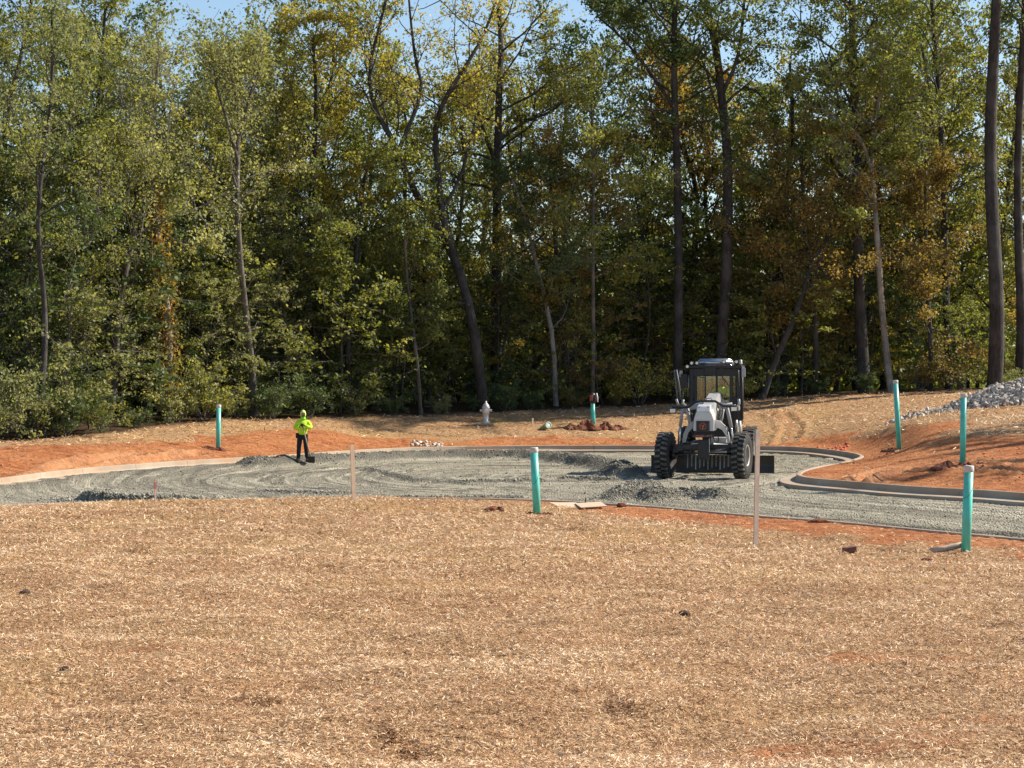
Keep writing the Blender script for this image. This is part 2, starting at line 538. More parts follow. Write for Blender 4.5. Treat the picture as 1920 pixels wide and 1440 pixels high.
# ------------------------------------------------------------------ ground sheet
xs = lines(-900, 900, .15, (-20, 21))
ys = np.concatenate([lines(-700, 33, .3, (6, 33)) [:-1], np.arange(33, 100, .15), lines(100, 1500, .5, (100, 103))])
ys = np.unique(ys[(ys <= 1500)])
ys = ys[np.concatenate([[True], np.diff(ys) > .02])]
V, Q = grid_mesh('ground', xs, ys, ground_z)
GX, GY = xs, ys
sdv = road_sd(V[:, 0], V[:, 1])
DM = dirt_mask(V[:, 0], V[:, 1])
fo = np.clip((V[:, 1] - edge_y(V[:, 0], V[:, 1]) + .6 + .5 * fbm(V[:, 0], V[:, 1], 2)) / 1.6, 0, 1)
fo = np.where(V[:, 1] > 40, fo, 0)
rut = np.zeros(len(V))
for r in RUTS:
    m_ = (V[:, 0] > r[:, 0].min() - 1) & (V[:, 0] < r[:, 0].max() + 1) & (V[:, 1] > r[:, 1].min() - 1) & (V[:, 1] < r[:, 1].max() + 1)
    rut[m_] = np.maximum(rut[m_], np.exp(-((polydist(V[m_, 0], V[m_, 1], r) - .3) / .13) ** 2))
ground = link('ground', np_mesh('ground', V, Q, True, point_attr={'dirt': np.maximum(DM, .6 * rut), 'forest': fo, 'rut': rut * .28}), mat=M['ground'])
tag(ground, 'red clay ground partly covered with straw mulch', kind='structure')

_grids = {'z': V[:, 2].reshape(len(GY), len(GX)), 'sd': sdv.reshape(len(GY), len(GX)), 'dirt': DM.reshape(len(GY), len(GX))}
def look(key, X, Y):
    g_ = _grids[key]
    X, Y = np.asarray(X, float), np.asarray(Y, float)
    i = np.clip(np.searchsorted(GX, X) - 1, 0, len(GX) - 2); j = np.clip(np.searchsorted(GY, Y) - 1, 0, len(GY) - 2)
    fx = np.clip((X - GX[i]) / (GX[i + 1] - GX[i]), 0, 1); fy = np.clip((Y - GY[j]) / (GY[j + 1] - GY[j]), 0, 1)
    return (g_[j, i] * (1 - fx) + g_[j, i + 1] * fx) * (1 - fy) + (g_[j + 1, i] * (1 - fx) + g_[j + 1, i + 1] * fx) * fy

# ------------------------------------------------------------------ gravel road
def lineg(pts, z=.0): return chaikin([G(px, py, z) for px, py in pts], 2)
WIND = [(lineg([(470, 876), (560, 871), (650, 867), (760, 863), (870, 860), (1000, 860), (1060, 866), (1120, 875), (1175, 886)]), .31, .72),
        (lineg([(1225, 939), (1270, 937), (1320, 938), (1345, 940)]), .30, .55),
        (lineg([(1150, 893), (1170, 894), (1185, 896)]), .36, .6),
        (lineg([(1170, 938), (1185, 930), (1200, 920)]), .26, .75),
        (lineg([(1060, 900), (1100, 900), (1150, 902)]), .10, .35),
        (lineg([(840, 906), (920, 905), (1000, 901)]), .07, .5),
        (lineg([(690, 883), (740, 893), (790, 905)]), .09, .3),
        (lineg([(500, 927), (580, 928), (640, 927)]), .09, .35),
        (lineg([(740, 938), (860, 939), (960, 937)]), .10, .5)]
BERM = lineg([(150, 934), (141, 938), (160, 943), (220, 946), (300, 948), (380, 947), (470, 944)])
def road_z(X, Y):
    z = .012 * fbm(X * 1.5, Y * 1.5, 3) + .018 * fbm(X * .4, Y * .4, 2)
    dirx, diry = .52, -.855
    across = X * .855 + Y * .52
    along = X * dirx + Y * diry
    lane = sstep(62, 54, Y) * sstep(-4, 1, X)
    z += .04 * fbm(across * 3.2, along * .12, 3) * (.25 + lane)
    z += .055 * np.clip(fbm(X * 2.6, Y * 2.6, 3), -.3, 1) * (.06 + .9 * sstep(.0, .6, fbm(X * .3 + 7, Y * .3, 3))) * (1 - .5 * lane)
    for k_ in range(7):
        rr_ = 3.2 + k_ * 2.1 + .5 * math.sin(k_ * 5.1)
        dd_ = np.abs(np.hypot(X - 1.5 - .5 * k_, (Y - 64) * .8) - rr_ - .3 * fbm(X * .2, Y * .2 + k_, 2))
        z += (-.045 * np.exp(-(dd_ / .16) ** 2) + .04 * np.exp(-((dd_ - .33) / .12) ** 2)) * (1 - lane) * sstep(-.35, .1, fbm(X * .16 + 3 * k_, Y * .16, 2))
    arc = np.hypot(X - 1.0, Y - 66)
    z += .014 * fbm(arc * 3.0, np.arctan2(Y - 66, X - 1) * 1.2, 3) * (1 - lane)
    ang_ = np.arctan2(Y - 64, X - 1.5)
    fine = np.where(lane > .5, fbm(across * 1.5, along * .05 + 3, 3), fbm(np.hypot(X - 1.5, (Y - 64) * .8) * 1.1, ang_ * 1.3, 3))
    road_z.fine = sstep(-.25, .45, fine)
    road_z.ac = np.where(lane > .5, across, np.hypot(X - 1.5, (Y - 64) * .8))
    road_z.al = np.where(lane > .5, along, ang_ * 9.0)
    loose = np.zeros_like(z)
    rough = fbm(X * 3.1, Y * 3.1, 3)
    for pl, h, w in WIND:
        m = (X > pl[:, 0].min() - 2) & (X < pl[:, 0].max() + 2) & (Y > pl[:, 1].min() - 2.5) & (Y < pl[:, 1].max() + 2.5)
        if not m.any(): continue
        d = polydist(X[m], Y[m], pl) * (1 + .25 * fbm(X[m] * 1.1, Y[m] * 1.1, 2))
        k = np.clip(1.15 - d / w, 0, 1)
        k = k * k * (3 - 2 * k)
        z[m] = np.maximum(z[m], z[m] * (1 - k) + k * h * (1 + .17 * rough[m]))
        loose[m] = np.maximum(loose[m], sstep(.12, .5, k))
    m = (Y > 48) & (Y < 62) & (X < -3) & (X > -16)
    if m.any():
        x, y = X[m], Y[m]
        pl = BERM
        yl = np.interp(x, pl[np.argsort(pl[:, 0]), 0], pl[np.argsort(pl[:, 0]), 1])
        up = sstep(-.12, .28, y - yl + .06 * rough[m]) * sstep(7, 1, y - yl) * sstep(pl[:, 0].min() - .1, pl[:, 0].min() + .5, x) * sstep(pl[:, 0].max() + 1.0, pl[:, 0].max() - 2.5, x)
        z[m] += .22 * up
        loose[m] = np.maximum(loose[m], np.exp(-((y - yl) / .3) ** 2) * up)
    sd_ = road_sd(X, Y)
    cov = sstep(2.6, .6, X) * (Y > 52)
    k = cov * sstep(-1.1, -.15, sd_)
    z = z * (1 - k) + k * np.maximum(z, .115 + .02 * rough)
    road_z.cov = cov * (sd_ < .45)
    loose = np.maximum(loose, .5 * k)
    road_z.loose, road_z.lane = loose, lane
    return z
xs = lines(-45, 48, .1, (-15, 13.5))
ys = lines(-12, 90, .12, (35, 84.5))
V, Q = grid_mesh('gravel_road', xs, ys, road_z)
sdv = road_sd(V[:, 0], V[:, 1])
keep = (np.where(road_z.cov > .5, sdv - .30, sdv)[Q] < .12).all(1)
Q = Q[keep]
used = np.unique(Q); remap = np.zeros(len(V), int); remap[used] = np.arange(len(used))
road = link('gravel_road', np_mesh('gravel_road', V[used], remap[Q], True, point_attr={'loose': road_z.loose[used], 'lane': road_z.lane[used], 'fine': road_z.fine[used], 'ac': road_z.ac[used], 'al': road_z.al[used]}), mat=M['gravel'])
tag(road, 'grey crushed stone road base being graded around the bend', kind='structure')

# loose stones lying on the windrows and the road
rng = np.random.default_rng(11)
def stones(n, sampler, s0, s1, zf, lift=.3):
    X, Y = sampler(n)
    Z = zf(X, Y)
    sz = rng.uniform(s0, s1, len(X)) * rng.uniform(.6, 1.3, len(X))
    base = np.array([(1, 0, 0), (-1, 0, 0), (0, 1, 0), (0, -1, 0), (0, 0, .8), (0, 0, -.8)], float)
    fc = np.array([(0, 2, 4), (2, 1, 4), (1, 3, 4), (3, 0, 4), (2, 0, 5), (1, 2, 5), (3, 1, 5), (0, 3, 5)])
    A = rng.normal(size=(len(X), 3, 3)) * .35 + np.eye(3)[None]
    Vv = np.einsum('ij,njk->nik', base, A) * sz[:, None, None]
    Vv += np.column_stack([X, Y, Z + sz * lift])[:, None, :]
    Ff = fc[None] + (np.arange(len(X)) * 6)[:, None, None]
    return Vv.reshape(-1, 3), Ff.reshape(-1, 3)
def samp_wind(n):
    out = []
    for pl, h, w in WIND:
        k = max(20, int(n * w * len(pl) / 260))
        i = rng.integers(0, len(pl) - 1, k); t = rng.random(k)
        p = pl[i] * (1 - t)[:, None] + pl[i + 1] * t[:, None] + rng.normal(size=(k, 2)) * w * .55
        out.append(p)
    k = n // 4
    i = rng.integers(0, len(BERM) - 1, k); t = rng.random(k)
    out.append(BERM[i] * (1 - t)[:, None] + BERM[i + 1] * t[:, None] + rng.normal(size=(k, 2)) * (.3, .22) + (0, .1))
    p = np.vstack(out); p = p[road_sd(p[:, 0], p[:, 1]) < -.05]
    return p[:, 0], p[:, 1]
def samp_road(n):
    Y = rng.uniform(40, 84, n); X = rng.uniform(-.25, .25, n) * Y
    k = road_sd(X, Y) < -.05
    return X[k], Y[k]
v1, f1 = stones(16000, samp_wind, .014, .034, road_z)
v2, f2 = stones(9000, samp_road, .010, .024, road_z)
def stone_mat(name, lo, hi):
    m, t, o = new_mat(name)
    b = N(t, 'ShaderNodeBsdfPrincipled', i_Roughness=.9)
    b.inputs['Specular IOR Level'].default_value = .2
    c = coords(t)
    w = N(t, 'ShaderNodeTexWhiteNoise'); w.noise_dimensions = '3D'
    v = N(t, 'ShaderNodeTexVoronoi', i_Scale=9.0); t.links.new(c, v.inputs['Vector'])
    t.links.new(v.outputs['Color'], w.inputs['Vector'])
    t.links.new(ramp(t, w.outputs['Value'], [(.05, lo), (.95, hi)]), b.inputs['Base Color'])
    t.links.new(b.outputs[0], o.inputs[0])
    return m
M['stones'] = stone_mat('loose_stone', (.11, .105, .085), (.42, .39, .31))
o = link('loose_gravel', np_mesh('loose_gravel', np.vstack([v1, v2]), np.vstack([f1, f2 + len(v1)])), mat=M['stones'])
tag(o, 'loose grey gravel scattered along the ridges of the road base', 'gravel', kind='stuff')

# ------------------------------------------------------------------ kerbs with gutter, cast in lengths with joints
def resample(pl, step):
    d = np.concatenate([[0], np.cumsum(np.hypot(*np.diff(pl, axis=0).T))])
    n = int(d[-1] / step)
    s = np.linspace(0, d[-1], n + 1)
    return np.column_stack([np.interp(s, d, pl[:, 0]), np.interp(s, d, pl[:, 1])])
PROF = [(0, -.2), (0, .085), (.012, .095), (.43, .115), (.455, .15), (.475, .265), (.495, .28), (.60, .28), (.62, .265), (.62, -.2)]
def kerb(pl, sign, root, y_range):
    p = resample(pl, .25)
    tan = np.gradient(p, axis=0); tan /= np.linalg.norm(tan, axis=1)[:, None]
    nrm = np.column_stack([-tan[:, 1], tan[:, 0]]) * sign
    L = 12                                   # 12 * .25 m = one 3 m length
    for s in range(0, len(p) - L, L):
        q, nn, tt = p[s:s + L + 1].copy(), nrm[s:s + L + 1], tan[s:s + L + 1]
        mid = q[L // 2]
        if not (y_range[0] < mid[1] < y_range[1]) or abs(mid[0]) > .27 * mid[1] + 6: continue
        q[0] += tt[0] * .006; q[-1] -= tt[-1] * .006      # open joint
        vs, fs, k = [], [], len(PROF)
        for a, nv in zip(q, nn):
            for off, z in PROF:
                vs.append((a[0] + nv[0] * off, a[1] + nv[1] * off, z))
        for i in range(L):
            for j in range(k):
                l = (j + 1) % k
                fs.append((i * k + j, i * k + l, (i + 1) * k + l, (i + 1) * k + j) if sign > 0 else (i * k + j, (i + 1) * k + j, (i + 1) * k + l, i * k + l))
        fs.append(list(range(k))[::-1] if sign > 0 else list(range(k))); fs.append([L * k + j for j in range(k)] if sign > 0 else [L * k + j for j in range(k)][::-1])
        MB().add(vs, fs).build('kerb_length', M['concrete'], root)
kr = thing('kerb', 'pale concrete kerb and gutter curving round the far side of the road', None); tag(kr, kind='structure')
kerb(far_lip, 1, kr, (30, 95))
kr2 = thing('kerb', 'concrete kerb along the near edge of the road, flush with the clay', None); tag(kr2, kind='structure')
kerb(near_lip, 1, kr2, (28, 60))

# ------------------------------------------------------------------ trees
def leaf_mat(name, stops, trans=.5, hue=.0):
    m, t, o = new_mat(name)
    v = attr(t, 'v')
    oi = t.nodes.new('ShaderNodeObjectInfo')
    f = math_(t, 'ADD', math_(t, 'MULTIPLY', v, .8), math_(t, 'MULTIPLY', oi.outputs['Random'], .2))
    c = ramp(t, f, stops)
    d = N(t, 'ShaderNodeBsdfPrincipled', i_Roughness=.55)
    d.inputs['Specular IOR Level'].default_value = .35
    t.links.new(c, d.inputs['Base Color'])
    tr = t.nodes.new('ShaderNodeBsdfTranslucent')
    t.links.new(mix(t, 1.0, c, (1.25, 1.2, .6), 'MULTIPLY'), tr.inputs['Color'])
    mx = t.nodes.new('ShaderNodeMixShader'); mx.inputs[0].default_value = trans
    t.links.new(d.outputs[0], mx.inputs[1]); t.links.new(tr.outputs[0], mx.inputs[2])
    t.links.new(mx.outputs[0], o.inputs[0])
    return m
def bark_mat(name, lo, hi):
    m, t, o = new_mat(name)
    b = N(t, 'ShaderNodeBsdfPrincipled', i_Roughness=.9)
    b.inputs['Specular IOR Level'].default_value = .2
    c = coords(t, 'Object', (7, 7, 1.6))
    n = noise(t, 1.6, 6, .7, c, .5)
    l = noise(t, .8, 4, .6, coords(t))
    col = ramp(t, n, [(.3, lo), (.7, hi)])
    col = mix(t, ramp(t, l, [(.45, (0, 0, 0)), (.7, (.6, .6, .6))]), col, tuple(min(1, x * 1.5 + .03) for x in hi))
    t.links.new(col, b.inputs['Base Color'])
    t.links.new(bump(t, n, .9, .05), b.inputs['Normal'])
    t.links.new(b.outputs[0], o.inputs[0])
    return m
LEAF = {  # lightest ramp stops also put sunlit leaf glints into the colour
    'olive': leaf_mat('leaf_olive', [(.1, (0.105, 0.131, 0.038)), (.5, (0.243, 0.263, 0.074)), (.8, (0.442, 0.422, 0.116)), (.97, (0.696, 0.571, 0.149))]),
    'green': leaf_mat('leaf_green', [(.1, (0.073, 0.102, 0.032)), (.5, (0.183, 0.218, 0.062)), (.85, (0.379, 0.386, 0.102)), (.98, (0.670, 0.612, 0.189))]),
    'dark': leaf_mat('leaf_dark', [(.1, (0.043, 0.072, 0.029)), (.55, (0.095, 0.140, 0.047)), (.9, (0.179, 0.222, 0.063))], .3),
    'gold': leaf_mat('leaf_gold', [(.1, (0.160, 0.160, 0.044)), (.4, (0.335, 0.306, 0.073)), (.75, (0.612, 0.502, 0.102)), (.97, (0.750, 0.713, 0.131))]),
    'rust': leaf_mat('leaf_rust', [(.1, (0.110, 0.102, 0.038)), (.45, (0.226, 0.183, 0.062)), (.75, (0.408, 0.269, 0.081)), (.97, (0.670, 0.349, 0.102))]),
    'grey': leaf_mat('leaf_grey', [(.1, (0.116, 0.140, 0.063)), (.5, (0.263, 0.286, 0.127)), (.9, (0.486, 0.475, 0.212))]),
}
BARK = {'grey': bark_mat('bark_grey', (.045, .040, .035), (.16, .145, .125)),
        'dark': bark_mat('bark_dark', (.018, .017, .016), (.075, .069, .063)),
        'pine': bark_mat('bark_pine', (.020, .019, .018), (.078, .070, .064)),
        'pale': bark_mat('bark_pale', (.09, .08, .07), (.32, .30, .27))}

def leaves_mesh(name, C, size, rng, clump=None, flat=.0):
    n = len(C)
    nr = rng.normal(size=(n, 3)); nr[:, 2] += flat * np.sign(rng.random(n) - .15)
    nr /= np.linalg.norm(nr, axis=1)[:, None]
    a = np.cross(nr, rng.normal(size=(n, 3))); a /= np.linalg.norm(a, axis=1)[:, None]
    b = np.cross(nr, a)
    s = size * (.55 + 1.0 * rng.random(n) ** 1.8)
    a *= (s * .62)[:, None]; b *= (s * .40)[:, None]
    k = nr * (s * .12)[:, None]
    V = np.stack([C - a, C - b * 1.0 + k, C + a, C + b * 1.0 + k], 1).reshape(-1, 3)
    Q = np.arange(4 * n).reshape(n, 4)
    v = np.clip((clump if clump is not None else .5) * .55 + rng.random(n) * .45, 0, 1)
    return np_mesh(name, V, Q, False, face_attr={'v': v})

class Grower:
    def __init__(self, seed):
        self.r = np.random.default_rng(seed)
        self.mb = MB(); self.sites = []
    def limb(self, pts, r0, r1, n=6, power=1.0):
        m = len(pts)
        self.mb.tube(pts, [r0 + (r1 - r0) * (i / (m - 1)) ** power for i in range(m)], n, caps=False)
    def branch(self, p, d, L, r, depth=0, gravity=-.05, sites=True, n=5, wig=.22):
        rg = self.r
        pts = [Vector(p)]; d = Vector(d).normalized()
        seg = 5 if depth == 0 else 3
        for i in range(seg):
            d = (d + Vector(rg.normal(size=3) * wig) + Vector((0, 0, -gravity))).normalized()
            pts.append(pts[-1] + d * (L / seg))
        self.limb(pts, r, max(.008, r * .25), n if depth == 0 else 4)
        if sites:
            for i in range(1 if depth else 2, len(pts)):
                self.sites.append((pts[i - 1], pts[i]))
        if depth < 2:
            k = int(rg.integers(3, 6)) if depth == 0 else int(rg.integers(2, 4))
            for j in range(k):
                f = .3 + .65 * (j + rg.random()) / k
                x = f * (len(pts) - 1); i = min(int(x), len(pts) - 2)
                q = pts[i].lerp(pts[i + 1], x - i)
                dd = (pts[i + 1] - pts[i]).normalized()
                side = Vector(rg.normal(size=3)); side.z = side.z * .5 + .15
                side = (side - dd * side.dot(dd)).normalized()
                self.branch(q, dd * .6 + side * .9, L * (.42 if depth == 0 else .5) * rg.uniform(.7, 1.2), r * .45, depth + 1, gravity, sites)
    def trunk(self, pts, r0, r1, n=9):
        pts = [Vector(p) for p in pts]
        sm = [Vector(q) for q in chaikin([p[:] for p in pts], 1)]
        self.limb(sm, r0, r1, n)
        return sm
    def crown_on(self, pts, r0, r1, start, nb, blen, up=.5, gravity=-.05, shape=1.0, sites=True):
        """branches spiralling up the polyline from fraction start to the tip"""
        rg = self.r
        L = [0.0]
        for a, b in zip(pts[:-1], pts[1:]): L.append(L[-1] + (b - a).length)
        az = rg.random() * 6.28
        for i in range(nb):
            f = start + (1 - start) * (i + rg.random() * .9) / nb
            s = f * L[-1]
            j = max(0, min(len(pts) - 2, int(np.searchsorted(L, s) - 1)))
            t = (s - L[j]) / max(1e-6, L[j + 1] - L[j])
            p = pts[j].lerp(pts[j + 1], t)
            az += 2.4 + rg.normal() * .4
            u = (f - start) / (1 - start)
            prof = (.55 + .9 * math.sin(math.pi * min(1, .12 + u * .86)) ** .8) * shape
            e = up * rg.uniform(.5, 1.5) + .5 * u
            d = Vector((math.cos(az), math.sin(az), math.tan(min(1.3, e))))
            r = (r0 + (r1 - r0) * f) * .42
            self.branch(p, d, blen * prof * rg.uniform(.6, 1.15), max(.02, r), 0, gravity, sites)
    def leaves(self, name, count, size, clump, drop=.22, flat=.3, zs=.65):
        rg = self.r
        S = np.array([(a[:], b[:]) for a, b in self.sites])
        S = S[rg.random(len(S)) > drop]
        tone = np.repeat(rg.random(len(S) // 6 + 1), 6)[:len(S)] * .6 + rg.random(len(S)) * .4
        wgt = rg.gamma(1.3, 1.0, len(S)); wgt /= wgt.sum()
        i = rg.choice(len(S), count, p=wgt)
        u = rg.uniform(0, 1.15, count)[:, None]
        off = rg.normal(size=(count, 3)) * clump * .46 * np.array([1, 1, zs])
        return leaves_mesh(name, S[i, 0] * (1 - u) + S[i, 1] * u + off, size, rg, tone[i], flat)

def finish(root, g, bark, leaf, count, size, clump, **kw):
    link('trunk', g.mb.mesh('trunk', bark), root)
    if count:
        me = g.leaves('crown', count, size, clump, **kw); me.materials.append(leaf)
        return link('crown', me, root)

def gz(x, y): return float(look('z', np.array([x]), np.array([y]))[0])

LANDMARKS = [(0, 150, 'at the left edge'), (150, 350, 'above the wheel tracks'), (350, 480, 'behind the left pipe'),
             (480, 700, 'behind the worker'), (700, 850, 'between worker and hydrant'), (850, 1000, 'behind the hydrant'), (1000, 1200, 'behind the dark-capped pipe'),
             (1200, 1430, 'behind the grader'), (1430, 1620, 'right of the grader'), (1620, 1760, 'behind the leaning pipe'), (1760, 2600, 'behind the rock pile')]
def where(px):
    for a, b, s in LANDMARKS:
        if a <= px < b: return s
    return LANDMARKS[0][2] if px < 0 else LANDMARKS[-1][2]

# ---- the trees one can single out in the photograph: trunk as photo points at one depth
def feature(name, label, Y, trunk_px, w0, w1, bark, leaf, seed, start=.4, nb=18, blen=3.2, up=.5, count=12000, size=.108, clump=.40, forks=(), bow=.5, gravity=-.05, shape=1.0, vine=False, drop=.42):
    rg = random.Random(seed)
    base = P(trunk_px[0][0], trunk_px[0][1], Y)
    base.z = gz(base.x, base.y) - .1
    root = thing(name, label, 'tree', base, group='trees along the edge of the woods')
    g = Grower(seed)
    def to_local(pp, ph):
        r = []
        for i, (x, y) in enumerate(pp):
            q = P(x, y, Y) - base
            q.y += bow * math.sin(i * 1.3 + ph)
            r.append(q)
        return r
    tp = to_local(trunk_px, seed)
    tp[0] = Vector((tp[0].x, 0, 0))
    k = Y / F / 2
    tr = g.trunk(tp, w0 * k, w1 * k)
    g.mb.tube([(tp[0].x, tp[0].y, -.1), (tp[0].x, tp[0].y, .35)], [w0 * k * 1.35, w0 * k * 1.0], 9, caps=False)
    g.crown_on(tr, w0 * k, w1 * k, start, nb, blen, up, gravity, shape)
    for fpts, fw0, fw1, fs, fnb in forks:
        fl = to_local(fpts, seed + 2)
        # start inside the parent trunk
        c = min(tr, key=lambda p: (p.x - fl[0].x) ** 2 + (p.z - fl[0].z) ** 2)
        fl[0] = c.copy()
        ft = g.trunk(fl, fw0 * k, fw1 * k, 7)
        g.crown_on(ft, fw0 * k, fw1 * k, fs, fnb, blen * .8, up, gravity, shape)
    finish(root, g, BARK[bark], LEAF[leaf], count, size, clump, drop=drop)
    if vine:
        rr = np.random.default_rng(seed + 900)
        m_ = 2600
        f_ = rr.uniform(.06, .52, m_) ** .9 * (len(tr) - 1); i_ = f_.astype(int)
        A = np.array([p[:] for p in tr])
        C = A[i_] * (1 - (f_ - i_))[:, None] + A[np.minimum(i_ + 1, len(tr) - 1)] * (f_ - i_)[:, None] + rr.normal(size=(m_, 3)) * (.26, .26, .12)
        me = leaves_mesh('climbing_vine', C, .12, rr, .35 + .65 * rr.random(m_), .2); me.materials.append(LEAF['rust'])
        link('climbing_vine', me, root)
    return root

feature('hardwood_tree', 'forked grey tree leaning left over the hydrant, with thin yellow-green crown', 93.5,
        [(908, 774), (893, 640), (872, 540), (845, 465), (800, 400), (768, 340), (740, 270), (700, 200), (690, 130), (712, 40), (740, -60)], 21, 4, 'dark', 'gold', 3, .55, 14, 3.0, .6, 7500, 0.107, .42,
        forks=[([(848, 470), (828, 400), (818, 300), (815, 230), (838, 180), (872, 130), (905, 70), (930, 0)], 15, 4, .3, 12), ([(815, 235), (795, 170), (778, 110), (770, 40), (765, -30)], 9, 3, .15, 9),
               ([(835, 420), (862, 340), (885, 250), (897, 190)], 8, 3, .3, 6)])
feature('oak_tree', 'thick dark straight trunk with heavy side limbs just right of the forked tree', 99, [(930, 775), (930, 620), (931, 480), (932, 340), (934, 240), (936, 170), (940, 90), (935, 10)], 23, 8, 'dark', 'gold', 5, .5, 16, 3.6, .5, 7500, 0.115, .5,
        forks=[([(934, 262), (965, 240), (990, 225), (1030, 215), (1070, 180)], 9, 3, .35, 7), ([(933, 300), (905, 240), (890, 190), (870, 150)], 9, 3, .3, 6), ([(934, 520), (960, 480), (985, 470), (1020, 440)], 8, 3, .4, 5)])
feature('tulip_tree', 'tall slim grey trunk rising straight behind the cab of the grader', 99.5, [(1352, 752), (1353, 640), (1360, 540), (1363, 430), (1366, 300), (1357, 200), (1345, 110), (1330, 40), (1300, -60)], 23, 12, 'pine', 'green', 8, .62, 12, 3.2, .4, 9000, 0.123, .5,
        forks=[([(1364, 200), (1380, 120), (1392, 50), (1400, -40)], 9, 4, .3, 8)])
feature('pine_tree', 'tall thick straight pine trunk rising behind the rock pile', 98.5, [(1864, 738), (1866, 620), (1862, 500), (1860, 380), (1860, 250), (1862, 120), (1864, 0), (1866, -120), (1866, -240)], 31, 15, 'pine', 'dark', 9, .78, 14, 3.0, .2, 7000, 0.131, .45)
feature('pine_tree', 'straight pine trunk at the right edge of the picture', 101, [(1911, 740), (1911, 600), (1909, 450), (1912, 300), (1916, 150), (1918, 0), (1920, -150)], 20, 10, 'pine', 'dark', 10, .72, 14, 2.6, .2, 6000, 0.131, .45)
feature('pine_tree', 'dark straight trunk between the two pipes that stand before the rocks', 100, [(1622, 745), (1617, 620), (1612, 500), (1608, 380), (1602, 260), (1600, 150), (1600, 60), (1600, -60)], 24, 12, 'dark', 'olive', 12, .4, 20, 3.4, .4, 13000, 0.123, .5)
feature('hardwood_tree', 'pale grey forked tree with a broken low limb, right of the dark straight trunk', 98.8, [(1671, 740), (1664, 650), (1652, 560), (1643, 470), (1637, 380), (1634, 300), (1645, 220), (1655, 140), (1665, 60)], 14, 5, 'pale', 'green', 13, .45, 18, 3.3, .35, 8500, 0.123, .45,
        forks=[([(1640, 420), (1622, 370), (1605, 330), (1585, 318), (1573, 300)], 6, 2.5, .8, 2), ([(1634, 300), (1615, 265), (1590, 240), (1560, 225)], 7, 3, .3, 6), ([(1640, 225), (1690, 190), (1725, 185)], 6, 2, .4, 5)])
feature('hardwood_tree', 'dark trunk leaning right, rising beside the right side of the grader', 98.2, [(1428, 748), (1452, 680), (1478, 620), (1500, 560), (1520, 500), (1545, 455), (1580, 420), (1620, 395)], 14, 4, 'dark', 'rust', 14, .5, 14, 2.6, .5, 7000, 0.098, .45)
feature('hardwood_tree', 'thin straight grey trunk rising exactly behind the dark-capped pipe', 96, [(1111, 768), (1112, 640), (1111, 520), (1112, 400), (1113, 330), (1110, 260), (1108, 200)], 8, 4, 'grey', 'olive', 15, .4, 18, 2.9, .4, 9500, 0.107, .45)
feature('hardwood_tree', 'thin pale trunk standing at the wood edge between worker and hydrant', 91.5, [(789, 781), (785, 700), (778, 640), (770, 590), (762, 520), (760, 450)], 8, 4, 'grey', 'green', 16, .35, 12, 1.7, .4, 4000, 0.107, .42)
feature('hardwood_tree', 'slender dark trunk at the foot of the woods far left, bare to mid height', 74.5, [(81, 825), (80, 740), (81, 650), (78, 560), (74, 470), (78, 380), (84, 300), (90, 210), (95, 120), (100, 40)], 13, 5, 'dark', 'grey', 17, .45, 20, 2.6, .5, 8500, 0.098, .42)
feature('hardwood_tree', 'vine-wrapped tree with rusty leaves up its trunk, forked above, left of the worker', 83, [(316, 798), (316, 690), (312, 600), (305, 510), (298, 430), (290, 350), (284, 280), (286, 210), (294, 150), (302, 105)], 16, 4, 'pale', 'grey', 18, .5, 18, 2.9, .7, 7500, 0.098, .45,
        vine=True, forks=[([(300, 470), (270, 400), (240, 350), (215, 310), (200, 270)], 8, 3, .4, 7), ([(290, 330), (262, 270), (235, 210), (215, 150)], 6, 2.5, .3, 7)])
feature('hardwood_tree', 'grey trunk splitting into a vase of upright limbs above the left pipe', 86, [(478, 786), (470, 690), (460, 590), (452, 480), (447, 380), (446, 275), (445, 210), (438, 160), (434, 125)], 15, 4, 'grey', 'grey', 19, .5, 16, 2.6, .8, 7500, 0.098, .45,
        forks=[([(446, 280), (425, 220), (410, 170), (402, 130)], 8, 3, .3, 7), ([(446, 270), (465, 200), (478, 160), (488, 130)], 8, 3, .3, 7)])
feature('hardwood_tree', 'thick trunk leaning right behind the bushes on the far left', 82, [(205, 812), (212, 700), (222, 600), (238, 520), (248, 450), (252, 380), (262, 300)], 17, 7, 'grey', 'grey', 20, .4, 18, 3.0, .5, 8000, 0.107, .48)
feature('hardwood_tree', 'pale leaning trunk second from the left edge, half hidden by leaves', 80, [(125, 815), (128, 680), (136, 580), (148, 500), (165, 450), (180, 400), (190, 300)], 12, 5, 'pale', 'olive', 21, .4, 18, 2.8, .5, 8000, 0.098, .45)
feature('oak_tree', 'big dark-leaved oak hanging over from the top, left of the grader', 99, [(1268, 760), (1270, 640), (1272, 520), (1272, 400), (1270, 280), (1264, 180), (1262, 90), (1265, 0), (1270, -80)], 19, 8, 'dark', 'dark', 22, .58, 22, 4.2, .25, 15000, 0.139, .5,
        forks=[([(1270, 200), (1215, 130), (1170, 70), (1120, 30)], 8, 3, .35, 8)])
feature('hardwood_tree', 'bent bare-limbed trunk curving left behind the hydrant lawn', 96.5, [(1042, 770), (1038, 640), (1022, 560), (1003, 480), (985, 410), (965, 350), (958, 335)], 10, 4, 'pale', 'dark', 23, .3, 14, 2.6, .4, 9000, 0.107, .45)
feature('hardwood_tree', 'dark forked trunk with a long limb sweeping right towards the thin grey trunk', 98, [(1068, 770), (1062, 640), (1050, 520), (1042, 470), (1038, 400), (1030, 330)], 13, 5, 'dark', 'rust', 24, .35, 16, 3.0, .5, 11000, 0.107, .45,
        forks=[([(1045, 490), (1075, 455), (1110, 425), (1142, 398)], 8, 3, .5, 5)])
